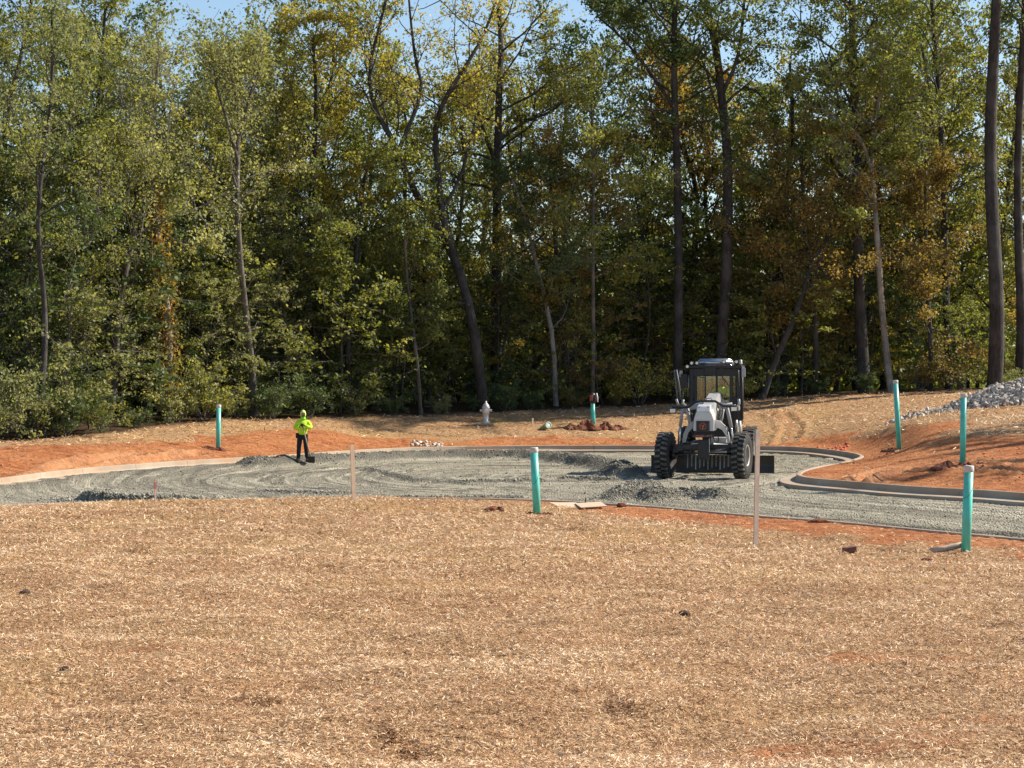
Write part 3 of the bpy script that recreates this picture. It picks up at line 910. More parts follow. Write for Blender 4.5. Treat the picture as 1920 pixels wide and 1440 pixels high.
feature('hardwood_tree', 'tall dark leafy tree filling the upper left corner', 79, [(18, 824), (14, 700), (10, 560), (6, 420), (12, 280), (25, 160), (45, 60), (60, -20)], 14, 6, 'dark', 'olive', 25, .4, 22, 3.1, .5, 11000, 0.107, .45)
feature('hardwood_tree', 'leafy dark-branched tree between the far left trunk and the vine-wrapped one', 84, [(170, 812), (172, 680), (168, 560), (160, 440), (165, 320), (180, 200), (190, 100), (200, 20)], 12, 5, 'dark', 'olive', 26, .3, 24, 3.0, .5, 11000, 0.107, .45)
feature('hickory_tree', 'yellow-topped tree reaching into the blue notch of sky behind the worker', 94, [(590, 784), (588, 660), (580, 520), (584, 380), (590, 260), (592, 170), (590, 115), (588, 75)], 14, 5, 'dark', 'gold', 27, .42, 22, 3.0, .5, 14000, 0.115, .45)
feature('hardwood_tree', 'dark green leafy tree standing directly behind the worker', 92, [(655, 784), (652, 660), (660, 560), (668, 470), (675, 380), (690, 300)], 13, 5, 'dark', 'green', 28, .22, 22, 3.2, .35, 11500, 0.115, .48)
feature('hickory_tree', 'rusty-leaved spreading tree above the grader and the leaning trunk', 100, [(1530, 748), (1528, 640), (1524, 540), (1515, 440), (1505, 350), (1500, 280)], 12, 5, 'dark', 'rust', 29, .3, 20, 3.3, .3, 15000, 0.107, .48)
feature('hardwood_tree', 'rusty-leaved tree low behind the two pipes by the rocks', 100, [(1745, 738), (1745, 640), (1742, 540), (1738, 440), (1732, 340)], 11, 4, 'dark', 'rust', 30, .25, 20, 2.8, .3, 14000, 0.107, .45)
feature('hardwood_tree', 'bright green tall tree with crown touching the top, right of the slim grey trunk', 102, [(1470, 750), (1468, 600), (1470, 450), (1478, 320), (1485, 220), (1480, 120)], 14, 5, 'dark', 'green', 31, .35, 22, 3.4, .4, 14000, 0.123, .5)
feature('hardwood_tree', 'yellow-green tree crowning the top right between the two tall pines', 103, [(1780, 742), (1778, 560), (1770, 400), (1762, 260), (1755, 140), (1750, 20), (1748, -60)], 15, 6, 'dark', 'olive', 32, .35, 24, 3.6, .4, 16000, 0.123, .5)

uniq = lambda label: label
# ---- fillers: six kinds, built once and repeated between and behind the singled-out trees
KINDS = [('olive', 'dark', 15.0, 3.2, 12500), ('green', 'dark', 12.5, 3.4, 12500), ('dark', 'dark', 13.5, 3.2, 12000), ('gold', 'grey', 14.0, 3.0, 11000), ('grey', 'grey', 14.5, 2.9, 12500), ('rust', 'dark', 9.5, 3.0, 14000)]
ADJ = {'olive': 'olive-leaved', 'green': 'fresh green', 'dark': 'dark green', 'gold': 'yellowing', 'grey': 'dull grey-green', 'rust': 'russet-leaved'}
protos = []
for i, (lf, bk, h, bl, cnt) in enumerate(KINDS):
    g = Grower(100 + i)
    rg = g.r
    pts = [Vector((0, 0, 0))]
    for k in range(1, 8):
        pts.append(Vector((rg.normal() * .22 + pts[-1].x, rg.normal() * .22 + pts[-1].y, h * k / 7)))
    tr = g.trunk(pts, .17, .05)
    g.crown_on(tr, .17, .05, .14, 30, bl, .4)
    tm = g.mb.mesh('trunk', BARK[bk])
    cm = g.leaves('crown', int(cnt * .8), .128, .40, drop=.5); cm.materials.append(LEAF[lf])
    protos.append((tm, cm, h))
rg = random.Random(77)
slots = []
px = -60
while px < 1990:
    slots.append((px + rg.uniform(-25, 25), rg.uniform(4.6, 8) + (3 if px > 1600 else 0)))
    px += rg.uniform(95, 135)
px = -80
while px < 2010:
    slots.append((px + rg.uniform(-30, 30), rg.uniform(10, 20)))
    px += rg.uniform(64, 92)
for q_ in ((345, 13, 95), (405, 15, 110), (470, 12, 130), (530, 16, 90), (615, 14, 60), (440, 9, 190), (370, 8.6, 200), (545, 9, 170)): slots.append(q_)
sky_top = lambda x: np.interp(x, [-100, 0, 250, 330, 380, 520, 580, 640, 700, 1000, 1060, 1150, 1250, 1480, 1530, 1600, 2000], [20, 20, 20, 60, 150, 150, 80, 40, 10, 10, 30, 30, 10, 60, 90, 30, 0])
def kind_for(px, u):
    if px < 350: c = [4, 4, 0, 0, 2, 1]
    elif px < 620: c = [4, 0, 1, 4, 3]
    elif px < 1000: c = [1, 0, 3, 3, 2, 1]
    elif px < 1300: c = [2, 0, 3, 1, 0, 5]
    elif px < 1500: c = [1, 5, 2, 1]
    else: c = [1, 0, 5, 2, 0, 3]
    return c[int(u * len(c)) % len(c)]
for i, (px, dy, *fix) in enumerate(slots):
    Y = float(np.interp(px, EDGE[:, 0], EDGE[:, 2])) + dy
    k = kind_for(px, rg.random())
    tm, cm, h = protos[k]
    top = sky_top(px) + (60 if dy < 11.5 else 0) + rg.uniform(0, 1) ** .8 * (420 if dy < 8.1 else 210)
    if fix: top = fix[0]
    ztop = EYE + (HROW - top) / F * Y
    x = (px - 960) / F * Y
    z0 = gz(x, Y) - .1
    s = max(.45, (ztop - z0) / h)
    lf = KINDS[k][0]
    size = 'low' if top > 330 else ('mid-height' if top > 200 else 'tall')
    deep = 'near the edge' if dy < 8.1 else 'deep in the woods'
    root = thing('forest_tree', uniq(f'{size} {ADJ[lf]} tree {deep} {where(px)}'), 'tree', (x, Y, z0), (0, 0, rg.uniform(0, 6.28)), group='forest trees filling the woods')
    root.scale = (max(.75, s ** .6),) * 2 + (s,)
    link('trunk', tm, root); link('crown', cm, root)

for i, (x, Y, k, s) in enumerate([(31.5, 63.5, 3, 1.15), (35.5, 70.5, 0, 1.1), (30, 72.5, 3, 1.0)]):
    tm, cm, h = protos[k]
    root = thing('forest_tree', ['lone yellowing tree beyond the right edge, shading the clay island', 'lone olive tree beyond the right edge, shading the bank by the rocks', 'lone yellowing tree beyond the right edge, nearest the rock pile'][i], 'tree', (x, Y, gz(x, Y) - .1), (0, 0, i * 1.7), group='forest trees filling the woods')
    root.scale = (.75, .75, s)
    link('trunk', tm, root); link('crown', cm, root)

# ---- shrubs and saplings at the wood edge
SHR = []
for i, (lf, cnt) in enumerate([('olive', 3000), ('rust', 2600), ('grey', 3000), ('dark', 3400), ('gold', 2400)]):
    g = Grower(200 + i)
    for k in range(9):
        a = g.r.random() * 6.28
        g.branch((math.cos(a) * .15, math.sin(a) * .15, 0), (math.cos(a) * g.r.uniform(.2, .8), math.sin(a) * g.r.uniform(.2, .8), 1), g.r.uniform(1.3, 2.6), .022, 0, .03, True, 5, .16)
    SHR.append((g.mb.mesh('stems', BARK['grey']), g.leaves('foliage', cnt, .085, .26, drop=.2), lf))
    SHR[-1][1].materials.append(LEAF[lf])
px = -30
sizes = {}
while px < 1960:
    Y = float(np.interp(px, EDGE[:, 0], EDGE[:, 2])) + rg.uniform(.3, 1.6)
    if px < 140: k = rg.choice([3, 0, 2])
    elif px < 420: k = rg.choice([0, 1, 3, 2, 4])
    elif px < 760: k = rg.choice([2, 0, 3, 2])
    elif px < 1000: k = rg.choice([3, 3, 2])
    elif px < 1300: k = rg.choice([1, 0, 4, 1])
    else: k = rg.choice([1, 0, 3, 4, 2])
    s = rg.choice([.4, .5, .6, .7, .9]) * rg.uniform(.85, 1.15)
    if px < 420: s = rg.choice([.45, .6, .75, .9, 1.05]) * rg.uniform(.9, 1.1)
    if 640 < px < 1000: s *= .8
    x = (px - 960) / F * Y
    st, fm, lf = SHR[k]
    size = 'large' if s > 1.05 else ('mid-sized' if s > .75 else 'small')
    root = thing('shrub', uniq(f'{size} {ADJ[lf]} shrub {where(px)}'), 'shrub', (x, Y, gz(x, Y) - .03), (0, 0, rg.uniform(0, 6.28)), group='shrubs along the wood edge')
    root.scale = (s * rg.uniform(.9, 1.2), s * rg.uniform(.9, 1.2), s)
    link('stems', st, root); link('foliage', fm, root)
    px += rg.uniform(48, 90) if px < 420 else rg.uniform(45, 95)

# ---- saplings of the understorey
SAP = []
for i, (lf, cnt, h) in enumerate([('olive', 3800, 5.0), ('green', 3800, 4.6), ('gold', 3200, 4.2), ('rust', 3400, 4.8), ('dark', 4200, 5.2), ('grey', 3600, 4.8)]):
    g = Grower(260 + i)
    pts = [Vector((0, 0, 0))]
    for k in range(1, 6): pts.append(Vector((pts[-1].x + g.r.normal() * .12, pts[-1].y + g.r.normal() * .12, h * k / 5)))
    tr_ = g.trunk(pts, .05, .015, 6)
    g.crown_on(tr_, .05, .015, .12, 17, 1.9, .25, .02)
    SAP.append((g.mb.mesh('trunk', BARK['grey']), g.leaves('crown', cnt, .105, .24, drop=.35, flat=1.2, zs=.35), lf, h))
    SAP[-1][1].materials.append(LEAF[lf])
px = -20
while px < 1960:
    Y = float(np.interp(px, EDGE[:, 0], EDGE[:, 2])) + rg.uniform(2.4, 7.0)
    if px < 350: k = rg.choice([0, 4, 4, 5])
    elif px < 760: k = rg.choice([1, 5, 0, 4])
    elif px < 1000: k = rg.choice([4, 1, 0])
    elif px < 1300: k = rg.choice([2, 0, 3, 4])
    else: k = rg.choice([0, 2, 3, 1, 4])
    s = rg.uniform(.6, 1.45)
    x = (px - 960) / F * Y
    tm, cm_, lf, h = SAP[k]
    size = 'tallish' if s > 1.15 else ('slender' if s > .85 else 'short')
    root = thing('sapling', uniq(f'{size} {ADJ[lf]} sapling {where(px)}'), 'sapling', (x, Y, gz(x, Y) - .03), (0, 0, rg.uniform(0, 6.28)), group='saplings under the trees')
    root.scale = (s * rg.uniform(.9, 1.15),) * 2 + (s,)
    link('trunk', tm, root); link('crown', cm_, root)
    px += rg.uniform(40, 72)

# ---- the rest of the woods, far in, reads as one mass
rgn = np.random.default_rng(5)
n = 260
wx = rgn.uniform(-44, 30, n); wy = rgn.uniform(14, 62, n)
cs, cl, tt = [], [], MB()
for x, dy in zip(wx, wy):
    Y = float(edge_y(np.array([x]), np.array([98.]))[0]) + dy
    h = rgn.uniform(5, 11)
    z0 = gz(x, Y)
    pts = [Vector((x + rgn.normal() * .2, Y + rgn.normal() * .2, z0 + h * k / 4)) for k in range(5)]
    tt.tube(pts, [rgn.uniform(.1, .2)] + [.1, .08, .06, .03], 5, caps=False)
    m = 26
    cx = np.column_stack([x + rgn.normal(size=m) * 2.0, Y + rgn.normal(size=m) * 2.0, z0 + h * rgn.uniform(.03, 1, m) ** .8])
    cs.append(np.repeat(cx, 20, 0) + rgn.normal(size=(m * 20, 3)) * .6); cl.append(np.repeat(rgn.random(m), 20))
for _ in range(520):
    x = rgn.uniform(-44, 32); Y = float(edge_y(np.array([x]), np.array([98.]))[0]) + rgn.uniform(16, 60)
    cs.append(np.array([x, Y, gz(x, Y) + rgn.uniform(.2, 5.5)]) + rgn.normal(size=(70, 3)) * (.9, .9, .6)); cl.append(np.full(70, rgn.random()))
woods = thing('woods', 'dim mass of trunks and leaves deep inside the woods', 'woods'); tag(woods, kind='stuff')
me = leaves_mesh('foliage', np.vstack(cs), .37, rgn, np.concatenate(cl), .3); me.materials.append(LEAF['green'])
link('foliage', me, woods)
tt.build('trunks', BARK['dark'], woods)

# ------------------------------------------------------------------ straw mulch: single stems lying on the soil
M['straw'] = None
def straw_mat():
    m, t, o = new_mat('straw_stems')
    v = attr(t, 'v')
    c = ramp(t, v, [(.0, (.17, .085, .038)), (.3, (.44, .25, .115)), (.6, (.67, .43, .235)), (.85, (.82, .60, .36)), (1.0, (.90, .76, .54))])
    b = N(t, 'ShaderNodeBsdfPrincipled', i_Roughness=.6)
    b.inputs['Specular IOR Level'].default_value = .3
    t.links.new(c, b.inputs['Base Color'])
    tr = t.nodes.new('ShaderNodeBsdfTranslucent'); t.links.new(c, tr.inputs['Color'])
    mx = t.nodes.new('ShaderNodeMixShader'); mx.inputs[0].default_value = .18
    t.links.new(b.outputs[0], mx.inputs[1]); t.links.new(tr.outputs[0], mx.inputs[2])
    t.links.new(mx.outputs[0], o.inputs[0])
    return m
M['straw'] = straw_mat()
rng = np.random.default_rng(21)
def straw_field(X, Y, L, Wd, tone):
    k = (rng.random(len(X)) > look('dirt', X, Y) * .93) & (look('sd', X, Y) > .7)
    X, Y, L, Wd, tone = X[k], Y[k], L[k], Wd[k], tone[k]
    n = len(X)
    a = rng.random(n) * 2 * math.pi
    Z = look('z', X, Y) + np.abs(rng.normal(size=n)) * .012 + .004
    tilt = rng.normal(size=n) * .34
    d = np.column_stack([np.cos(a) * np.cos(tilt), np.sin(a) * np.cos(tilt), np.sin(tilt)])
    w = np.column_stack([-np.sin(a), np.cos(a), rng.normal(size=n) * .7]); w /= np.linalg.norm(w, axis=1)[:, None]
    C = np.column_stack([X, Y, Z])
    C[:, 2] += np.abs(np.sin(tilt)) * L * .4
    bend = np.zeros((n, 3)); bend[:, 2] = L * .09
    h = d * (L / 2)[:, None]; w = w * (Wd / 2)[:, None]
    V = np.stack([C - h - w, C - h + w, C + h + w * .6, C + h - w * .6], 1)
    return V.reshape(-1, 3), np.arange(4 * n).reshape(n, 4), tone
def tone_at(X, Y):
    return np.clip(.55 + .10 * fbm(X * .35, Y * .5, 3) + .17 * fbm(X * 1.8, Y * 3.2, 3) + rng.normal(size=len(X)) * .31, 0, 1)
parts = []
for y0, y1, dens, ls in ((8.4, 13, 3300, .60), (13, 18, 2200, .68), (18, 25, 1150, .88), (25, 34, 560, 1.2), (34, 46, 270, 1.6)):
    half = .262
    A = half * (y1 * y1 - y0 * y0)
    n = int(A * dens)
    Y = np.sqrt(rng.uniform(y0 * y0, y1 * y1, n)); X = rng.uniform(-half, half, n) * Y
    # straw gathers in tufts
    n_ = len(X)
    X += .05 * fbm(X * 9, Y * 9, 2); Y += .05 * fbm(X * 9 + 50, Y * 9, 2)
    L = rng.uniform(.022, .062, n_) * ls; Wd = rng.uniform(.006, .010, n_) * ls
    parts.append((X, Y, L, Wd, tone_at(X, Y)))
X, Y, L, Wd, tn = [np.concatenate(a) for a in zip(*parts)]
V, Q, tv = straw_field(X, Y, L, Wd, tn)
o = link('straw_mulch', np_mesh('straw_mulch', V, Q, False, face_attr={'v': tv}), mat=M['straw'])
tag(o, 'straw mulch spread over the near slope in the foreground', 'straw', kind='stuff')
n = 52000
Y = rng.uniform(54, 99, n); X = rng.uniform(-.26, .26, n) * Y
k = (Y < edge_y(X, Y) + .3) & (look('sd', X, Y) > .8) & ((rng.random(n) > .45) | (look('dirt', X, Y) < .5))
X, Y = X[k], Y[k]
V, Q, tv = straw_field(X, Y, rng.uniform(.10, .24, len(X)), rng.uniform(.018, .035, len(X)), tone_at(X, Y))
o = link('straw_mulch', np_mesh('straw_mulch', V, Q, False, face_attr={'v': tv}), mat=M['straw'])
tag(o, 'straw mulch on the bank between the far kerb and the woods', 'straw', kind='stuff')

n = 4500
Y = rng.uniform(48, 96, n); X = rng.uniform(-.26, .26, n) * Y
k = (look('sd', X, Y) > .75) & (look('dirt', X, Y) > .35) & (Y < edge_y(X, Y))
v_, f_ = stones(0, lambda q: (X[k], Y[k]), .010, .035, lambda a, b: look('z', a, b))
M['crumb'] = stone_mat('clay_crumb', (.30, .12, .05), (.58, .29, .14))
tag(link('clay_crumbs', np_mesh('clay_crumbs', v_, f_), mat=M['crumb']), 'crumbs of red clay scattered beside the far kerb', 'clay', kind='stuff')
# darker thatch clumps and clods lying on the straw
M['clod'] = simple('dark_clod', (.06, .035, .025), .95, var=.4, scale=30, bumpy=.01)
M['clay_clod'] = simple('clay_clod', (.20, .065, .030), .95, var=.4, scale=20, bumpy=.01)
def lump(seed, rx, ry, rz, sub=2, rough=.25):
    bm = bmesh.new()
    bmesh.ops.create_icosphere(bm, subdivisions=sub, radius=1)
    rr = np.random.default_rng(seed)
    P_ = rr.normal(size=(7, 3)); A_ = rr.normal(size=7)
    for v in bm.verts:
        d = v.co.normalized()
        k = 1 + rough * sum(math.sin(3 * (d.x * p[0] + d.y * p[1] + d.z * p[2]) + a) for p, a in zip(P_, A_)) / 3
        v.co = Vector((d.x * rx * k, d.y * ry * k, d.z * rz * k))
    vs = [v.co[:] for v in bm.verts]; fs = [[v.index for v in f.verts] for f in bm.faces]
    bm.free()
    return vs, fs
def ground_spot(px, py, lo=8.0, hi=110.0):
    """point of the ground seen at a photo pixel (first hit of the sight line)"""
    Ys = np.arange(lo, hi, .05); Xs = (px - 960) / F * Ys
    zr = EYE + (HROW - py) / F * Ys
    g_ = look('z', Xs, Ys)
    i = int(np.argmax(g_ >= zr))
    return Vector((Xs[i], Ys[i], g_[i]))
def wisp(px, py, w, h, seed, n=60, tone=(0.0, .18)):
    """a dark tangle of old grass"""
    c = ground_spot(px, py)
    rr = np.random.default_rng(seed)
    k = c.y / F
    X = c.x + rr.normal(size=n) * w * k * .33; Y = c.y + rr.normal(size=n) * .16
    Z = look('z', X, Y) + .01
    a = rr.random(n) * 6.28; tl = rr.uniform(.0, .45, n); L = h * k * rr.uniform(.4, 1.0, n) + .03
    d = np.column_stack([np.cos(a) * np.cos(tl), np.sin(a) * np.cos(tl), np.sin(tl)]) * L[:, None]
    s = np.column_stack([-np.sin(a), np.cos(a), np.zeros(n)]) * .006
    B = np.column_stack([X, Y, Z])
    V = np.stack([B - s, B + s, B + d * .8 + s * .5, B + d * .8 - s * .5 + (0, 0, .003)], 1).reshape(-1, 3)
    V = V - np.array(c[:])
    o = link('grass_tuft', np_mesh('grass_tuft', V, np.arange(4 * n).reshape(n, 4), face_attr={'v': rr.uniform(tone[0], tone[1], n)}), mat=M['straw'])
    o.location = c
    return o
for i, (px, py, w, h, lab) in enumerate([
        (480, 1318, 90, 22, 'long dark tangle of dead grass lower left of centre in the straw'), (730, 1382, 40, 16, 'small dark tangle of dead grass near the bottom centre'),
        (200, 1100, 46, 14, 'dark tangle of dead grass on the left of the straw slope'), (1715, 1075, 110, 12, 'long dark strip of dead grass just below the near green pipe'),
        (1892, 1172, 60, 18, 'black clump of dead grass at the right edge of the straw'), (1085, 992, 50, 8, 'dark strip of dead grass below the middle green pipe'),
        (1560, 1012, 60, 8, 'dark strip of dead grass between the tall stake and the near pipe'), (625, 1066, 40, 12, 'dark tangle of dead grass right of the slope middle'),
        (1455, 1068, 34, 10, 'small dark tuft of dead grass below the tall stake'), (255, 1034, 40, 8, 'dark wisp of dead grass high on the left straw slope'),
        (1170, 1330, 60, 18, 'dark wisp of dead grass in the lower right of the straw'), (770, 1420, 60, 16, 'dark wisp of dead grass at the bottom edge')]):
    tag(wisp(px, py, w, h, 300 + i, 110), lab, 'dead grass', 'dark dead grass in the straw', 'stuff')
def clod(px, py, s, seed, lab, mat='clod', sq=(1, .8, .55), cat='clod', name='clod'):
    c = ground_spot(px, py)
    vs, fs = lump(seed, s * sq[0], s * sq[1], s * sq[2])
    o = MB().add(vs, fs).build(name, M[mat], None)
    o.location = c + Vector((0, 0, s * sq[2] * .55))
    return tag(o, lab, cat)
clod(120, 1258, .035, 1, 'black lump lying on the straw in the lower left')
clod(47, 1118, .06, 2, 'dark lump on the straw near the left edge')
clod(1283, 1154, .05, 3, 'small black lump on the straw right of centre')
clod(921, 960, .13, 4, 'left one of two red clay clods left of the middle green pipe', 'clay_clod')
clod(936, 960, .12, 5, 'right one of two red clay clods left of the middle green pipe', 'clay_clod')
clod(1165, 951, .11, 6, 'red clay clod beside the plywood sheet', 'clay_clod')
clod(1535, 980, .12, 7, 'flat clay clod on the near edge of the road', 'clay_clod', (1.6, .8, .4))
clod(1740, 1053, .07, 8, 'small clay clod in front of the near green pipe', 'clay_clod', (1.5, .8, .5))
# a piece of broken block
c = ground_spot(1593, 1037)
bb = MB(); bb.bbox((0, 0, .045), (.20, .12, .09), .012, (0, -.12, .3))
M['block'] = simple('broken_block', (.16, .07, .05), .9, var=.3, scale=14, bumpy=.006)
o = bb.build('brick', M['block']); o.location = c; tag(o, 'dark red broken brick lying in the straw left of the near pipe', 'brick')

# ------------------------------------------------------------------ green pipes
M['pvc'] = simple('green_pvc', (.085, .58, .46), .35, var=.12, scale=3, dirt=(.35, .20, .12, .3), spec=.5)
M['cap'] = simple('pipe_cap', (.58, .53, .48), .6, var=.12, scale=8, dirt=(.40, .25, .16, .5))
M['marker'] = simple('marker_ink', (.015, .05, .045), .6, var=.2)
def pipe(px_base, py_base, px_top, py_top, Y, label, cap=True, d=.155, seed=0):
    b = P(px_base, py_base, Y); t = P(px_top, py_top, Y)
    b.z = min(b.z, gz(b.x, b.y))
    root = thing('pipe', label, 'pipe', b, group='green sewer pipes standing around the road')
    ax = (t - b); Lh = ax.length; ax.normalize()
    lean = Vector((0, 0, 1)).rotation_difference(ax).to_matrix().to_4x4()
    r = d / 2
    capz = .085 if cap else 0
    MB().lathe([(r, -.25), (r, Lh - capz), (r * .9, Lh - capz), (r * .9, Lh - capz - .02)], 24, lean).build('tube', M['pvc'], root)
    # printed line and a scratch running round the tube
    sc = MB(); rr = random.Random(seed)
    z0 = Lh * rr.uniform(.45, .7)
    pts = [lean @ Vector(((r + .0005) * math.sin(a), -(r + .0005) * math.cos(a), z0 + .09 * a + .05 * a * a)) for a in np.linspace(-1.2, 1.3, 9)]
    sc.tube(pts, .0035, 4)
    sc.build('pen_line', M['marker'], root)
    if cap:
        cp_ = MB().lathe([(r * .93, Lh - .12), (r + .007, Lh - .088), (r + .007, Lh - .01), (r * .95, Lh), (r * .5, Lh + .004)], 24, lean)
        cp_.build('cap', M['cap'], root)
    return root, lean, Lh, r
PIPES = [(1811, 1037, 1817, 873, 34, 'green pipe with white cap in the right foreground, nearest of all'),
         (1007, 964, 1001, 839, 43.6, 'green pipe with white cap in the middle, in front of the road'),
         (1805, 874, 1807, 738, 57, 'green pipe with white cap on the clay island behind the nearest pipe'),
         (1686, 822, 1679, 713, 70, 'leaning green pipe with white cap left of the rock pile'),
         (409, 843, 410, 759, 74, 'green pipe with white cap standing left of the worker')]
for i, q in enumerate(PIPES): pipe(*q, seed=i, d=.15 if i == 0 else .16)
root, lean, Lh, r = pipe(1113, 808, 1111, 752, 90, 'green pipe with dark wrapped top and clay heap at its foot', cap=False, seed=9, d=.19)
M['black_sheet'] = simple('black_plastic', (.012, .010, .012), .45, var=.3, scale=12)
M['red_tape'] = simple('red_tape', (.30, .07, .05), .6, var=.25, scale=12)
M['white_pl'] = simple('white_plastic', (.72, .70, .66), .5, var=.1)
w = MB(); w.lathe([(r + .01, Lh - .10), (r + .05, Lh - .02), (r + .055, Lh + .12), (r + .03, Lh + .30), (r * .4, Lh + .36)], 14, lean)
wo = w.build('wrapping', M['black_sheet'], root)
w = MB(); w.bbox((-.10, -.13, Lh + .14), (.13, .05, .24), .015, (0, .06, -.3)); w.build('red_label', M['red_tape'], root)
w = MB(); w.tube([(.12, -.06, Lh + .33), (.155, -.09, Lh + .18), (.17, -.10, Lh - .04)], [.03, .034, .03], 8); w.build('folded_edge', M['white_pl'], root)
# clay heaped round the pipe feet
def heap(px, py, Y, items, label):
    c = P(px, py, Y); c.z = gz(c.x, c.y)
    mb = MB()
    for i, (dx, dy, rx, ry, rz) in enumerate(items):
        # a crumbly cone: rings of points, noisy in radius and height
        rr_ = np.random.default_rng(int(px) * 13 + i)
        n_, m_ = 22, 7
        vs, fs = [(dx, dy, rz * 1.05)], []
        lob = 1 + .22 * np.sin(np.arange(n_) * 2 * math.pi / n_ * 3 + rr_.random() * 6) + rr_.normal(size=n_) * .10
        for a_ in range(1, m_ + 1):
            f_ = a_ / m_
            for b_ in range(n_):
                th = 2 * math.pi * b_ / n_
                h_ = rz * (1 - f_) ** 1.15 * (1 + .35 * rr_.normal() * .8) + .012 * rr_.normal()
                vs.append((dx + rx * 1.15 * f_ * lob[b_] * math.cos(th), dy + ry * 1.15 * f_ * lob[b_] * math.sin(th), -.05 if a_ == m_ else max(-.02, h_)))
        for b_ in range(n_): fs.append((0, 1 + b_, 1 + (b_ + 1) % n_))
        for a_ in range(m_ - 1):
            for b_ in range(n_):
                c_ = (b_ + 1) % n_
                fs.append((1 + a_ * n_ + b_, 1 + (a_ + 1) * n_ + b_, 1 + (a_ + 1) * n_ + c_, 1 + a_ * n_ + c_))
        mb.add(vs, fs)
    o = mb.build('clay_heap', M['clay_clod'], None); o.location = c
    return tag(o, label, 'clay heap')
heap(1111, 808, 89.6, [(-.25, -.3, .5, .4, .34), (-.9, -.2, .35, .3, .16), (.55, -.2, .4, .3, .26), (1.0, -.15, .4, .3, .12)], 'dark red clay heap at the foot of the dark-wrapped pipe')
heap(1010, 966, 43.3, [(-.18, -.05, .14, .12, .07), (.16, -.1, .18, .12, .06), (.02, -.16, .14, .1, .05)], 'loose clay round the foot of the middle green pipe')
heap(1800, 876, 56.8, [(-.4, -.2, .35, .3, .16), (.1, -.3, .4, .3, .12), (.5, -.1, .3, .25, .12)], 'red clay heaped round the pipe on the island')
heap(1684, 824, 69.8, [(-.2, -.1, .3, .25, .10), (.3, -.1, .3, .25, .13)], 'red clay at the foot of the leaning pipe')
heap(406, 846, 73.8, [(-.35, -.1, .35, .25, .10), (.1, -.15, .25, .2, .08)], 'red clay at the foot of the pipe left of the worker')
# board leaning at the nearest pipe
M['board'] = simple('weathered_board', (.50, .40, .30), .85, var=.25, scale=5, bumpy=.003)
c = P(1808, 1034, 34.1); c.z = gz(c.x, c.y)
bd = MB(); bd.tube([(0, 0, .10), (-.15, -.02, .07), (-.33, -.05, .03), (-.55, -.09, .012)], [.045, .05, .05, .04], 8)
o = bd.build('pipe_offcut', M['board'], None); o.location = c; tag(o, 'pale strip lying against the foot of the nearest green pipe', 'strip')

# ------------------------------------------------------------------ stakes
M['wood'] = simple('stake_wood', (.66, .48, .33), .8, var=.2, scale=7, bumpy=.002)
M['wood_pink'] = simple('stake_pale', (.52, .41, .33), .8, var=.2, scale=7, bumpy=.002)
def stake(pb, pt, Y, w, label, mat, tip=None):
    b = P(*pb, Y); t = P(*pt, Y)
    zb = gz(b.x, b.y)
    ax = (t - b).normalized()
    L = (t - b).length
    root = thing('stake', label, 'stake', b, group='wooden survey stakes')
    R = Vector((0, 0, 1)).rotation_difference(ax).to_matrix().to_4x4()
    s = MB()
    s.add([(x * w / 2, y * .012, z) for z in (-.2 - max(0, b.z - zb), L) for x, y in ((-1, -1), (1, -1), (1, 1), (-1, 1))],
          [(0, 3, 2, 1), (4, 5, 6, 7), (0, 1, 5, 4), (1, 2, 6, 5), (2, 3, 7, 6), (3, 0, 4, 7)], M=R @ Matrix.Rotation(.5, 4, 'Z'))
    s.build('shaft', M[mat], root)
    if tip:
        s = MB(); s.box((0, 0, L - .08), (w * 1.08, .028, .14), M=R @ Matrix.Rotation(.5, 4, 'Z')); s.build('flagging', M[tip], root)
M['pink'] = simple('pink_tape', (.55, .16, .16), .6, var=.2)
stake((664, 942), (660, 834), 43.4, .085, 'pale wooden stake at the near edge of the road, left of centre', 'wood')
stake((1417, 1023), (1421, 806), 35.8, .085, 'tall pale stake standing in front of the grader wheel', 'wood_pink')
stake((291, 952), (291, 903), 42.8, .035, 'thin short stake with pink tip at the left of the road', 'wood', 'pink')
stake((998, 808), (999, 784), 89.5, .08, 'short stake on the straw between hydrant and dark-capped pipe', 'wood')

# ------------------------------------------------------------------ plywood and small things by the road
M['ply'] = simple('plywood', (.60, .46, .31), .8, var=.15, scale=2.5, dirt=(.42, .22, .12, .4))
c1, c2 = P(1066, 949, 45.6), P(1108, 948, 45.3)
for i, (c, a, sz, lab) in enumerate([(c1, .25, (.60, .95), 'left plywood sheet lying on the clay by the road edge'), (c2, .1, (.56, 1.0), 'right plywood sheet with lifted edge lying by the road edge')]):
    pl_ = MB(); pl_.bbox((0, 0, 0), (sz[0], sz[1], .02), .004)
    o = pl_.build('plywood_sheet', M['ply'])
    o.location = (c.x, c.y, gz(c.x, c.y) + .035 + .02 * i)
    o.rotation_euler = (.06 - .03 * i, -.05 if i else .02, a); tag(o, lab, 'plywood')
M['rebar'] = simple('rusty_iron', (.09, .05, .035), .8, var=.3, scale=20)
c = P(1098, 947, 45.9); rb = MB(); rb.tube([(0, 0, -.2), (0, 0, .17)], .016, 8); rb.tube([(-.02, 0, .165), (.02, 0, .165)], .012, 6)
o = rb.build('iron_pin', M['rebar']); o.location = (c.x, c.y, gz(c.x, c.y)); tag(o, 'short dark iron pin standing behind the plywood', 'pin')
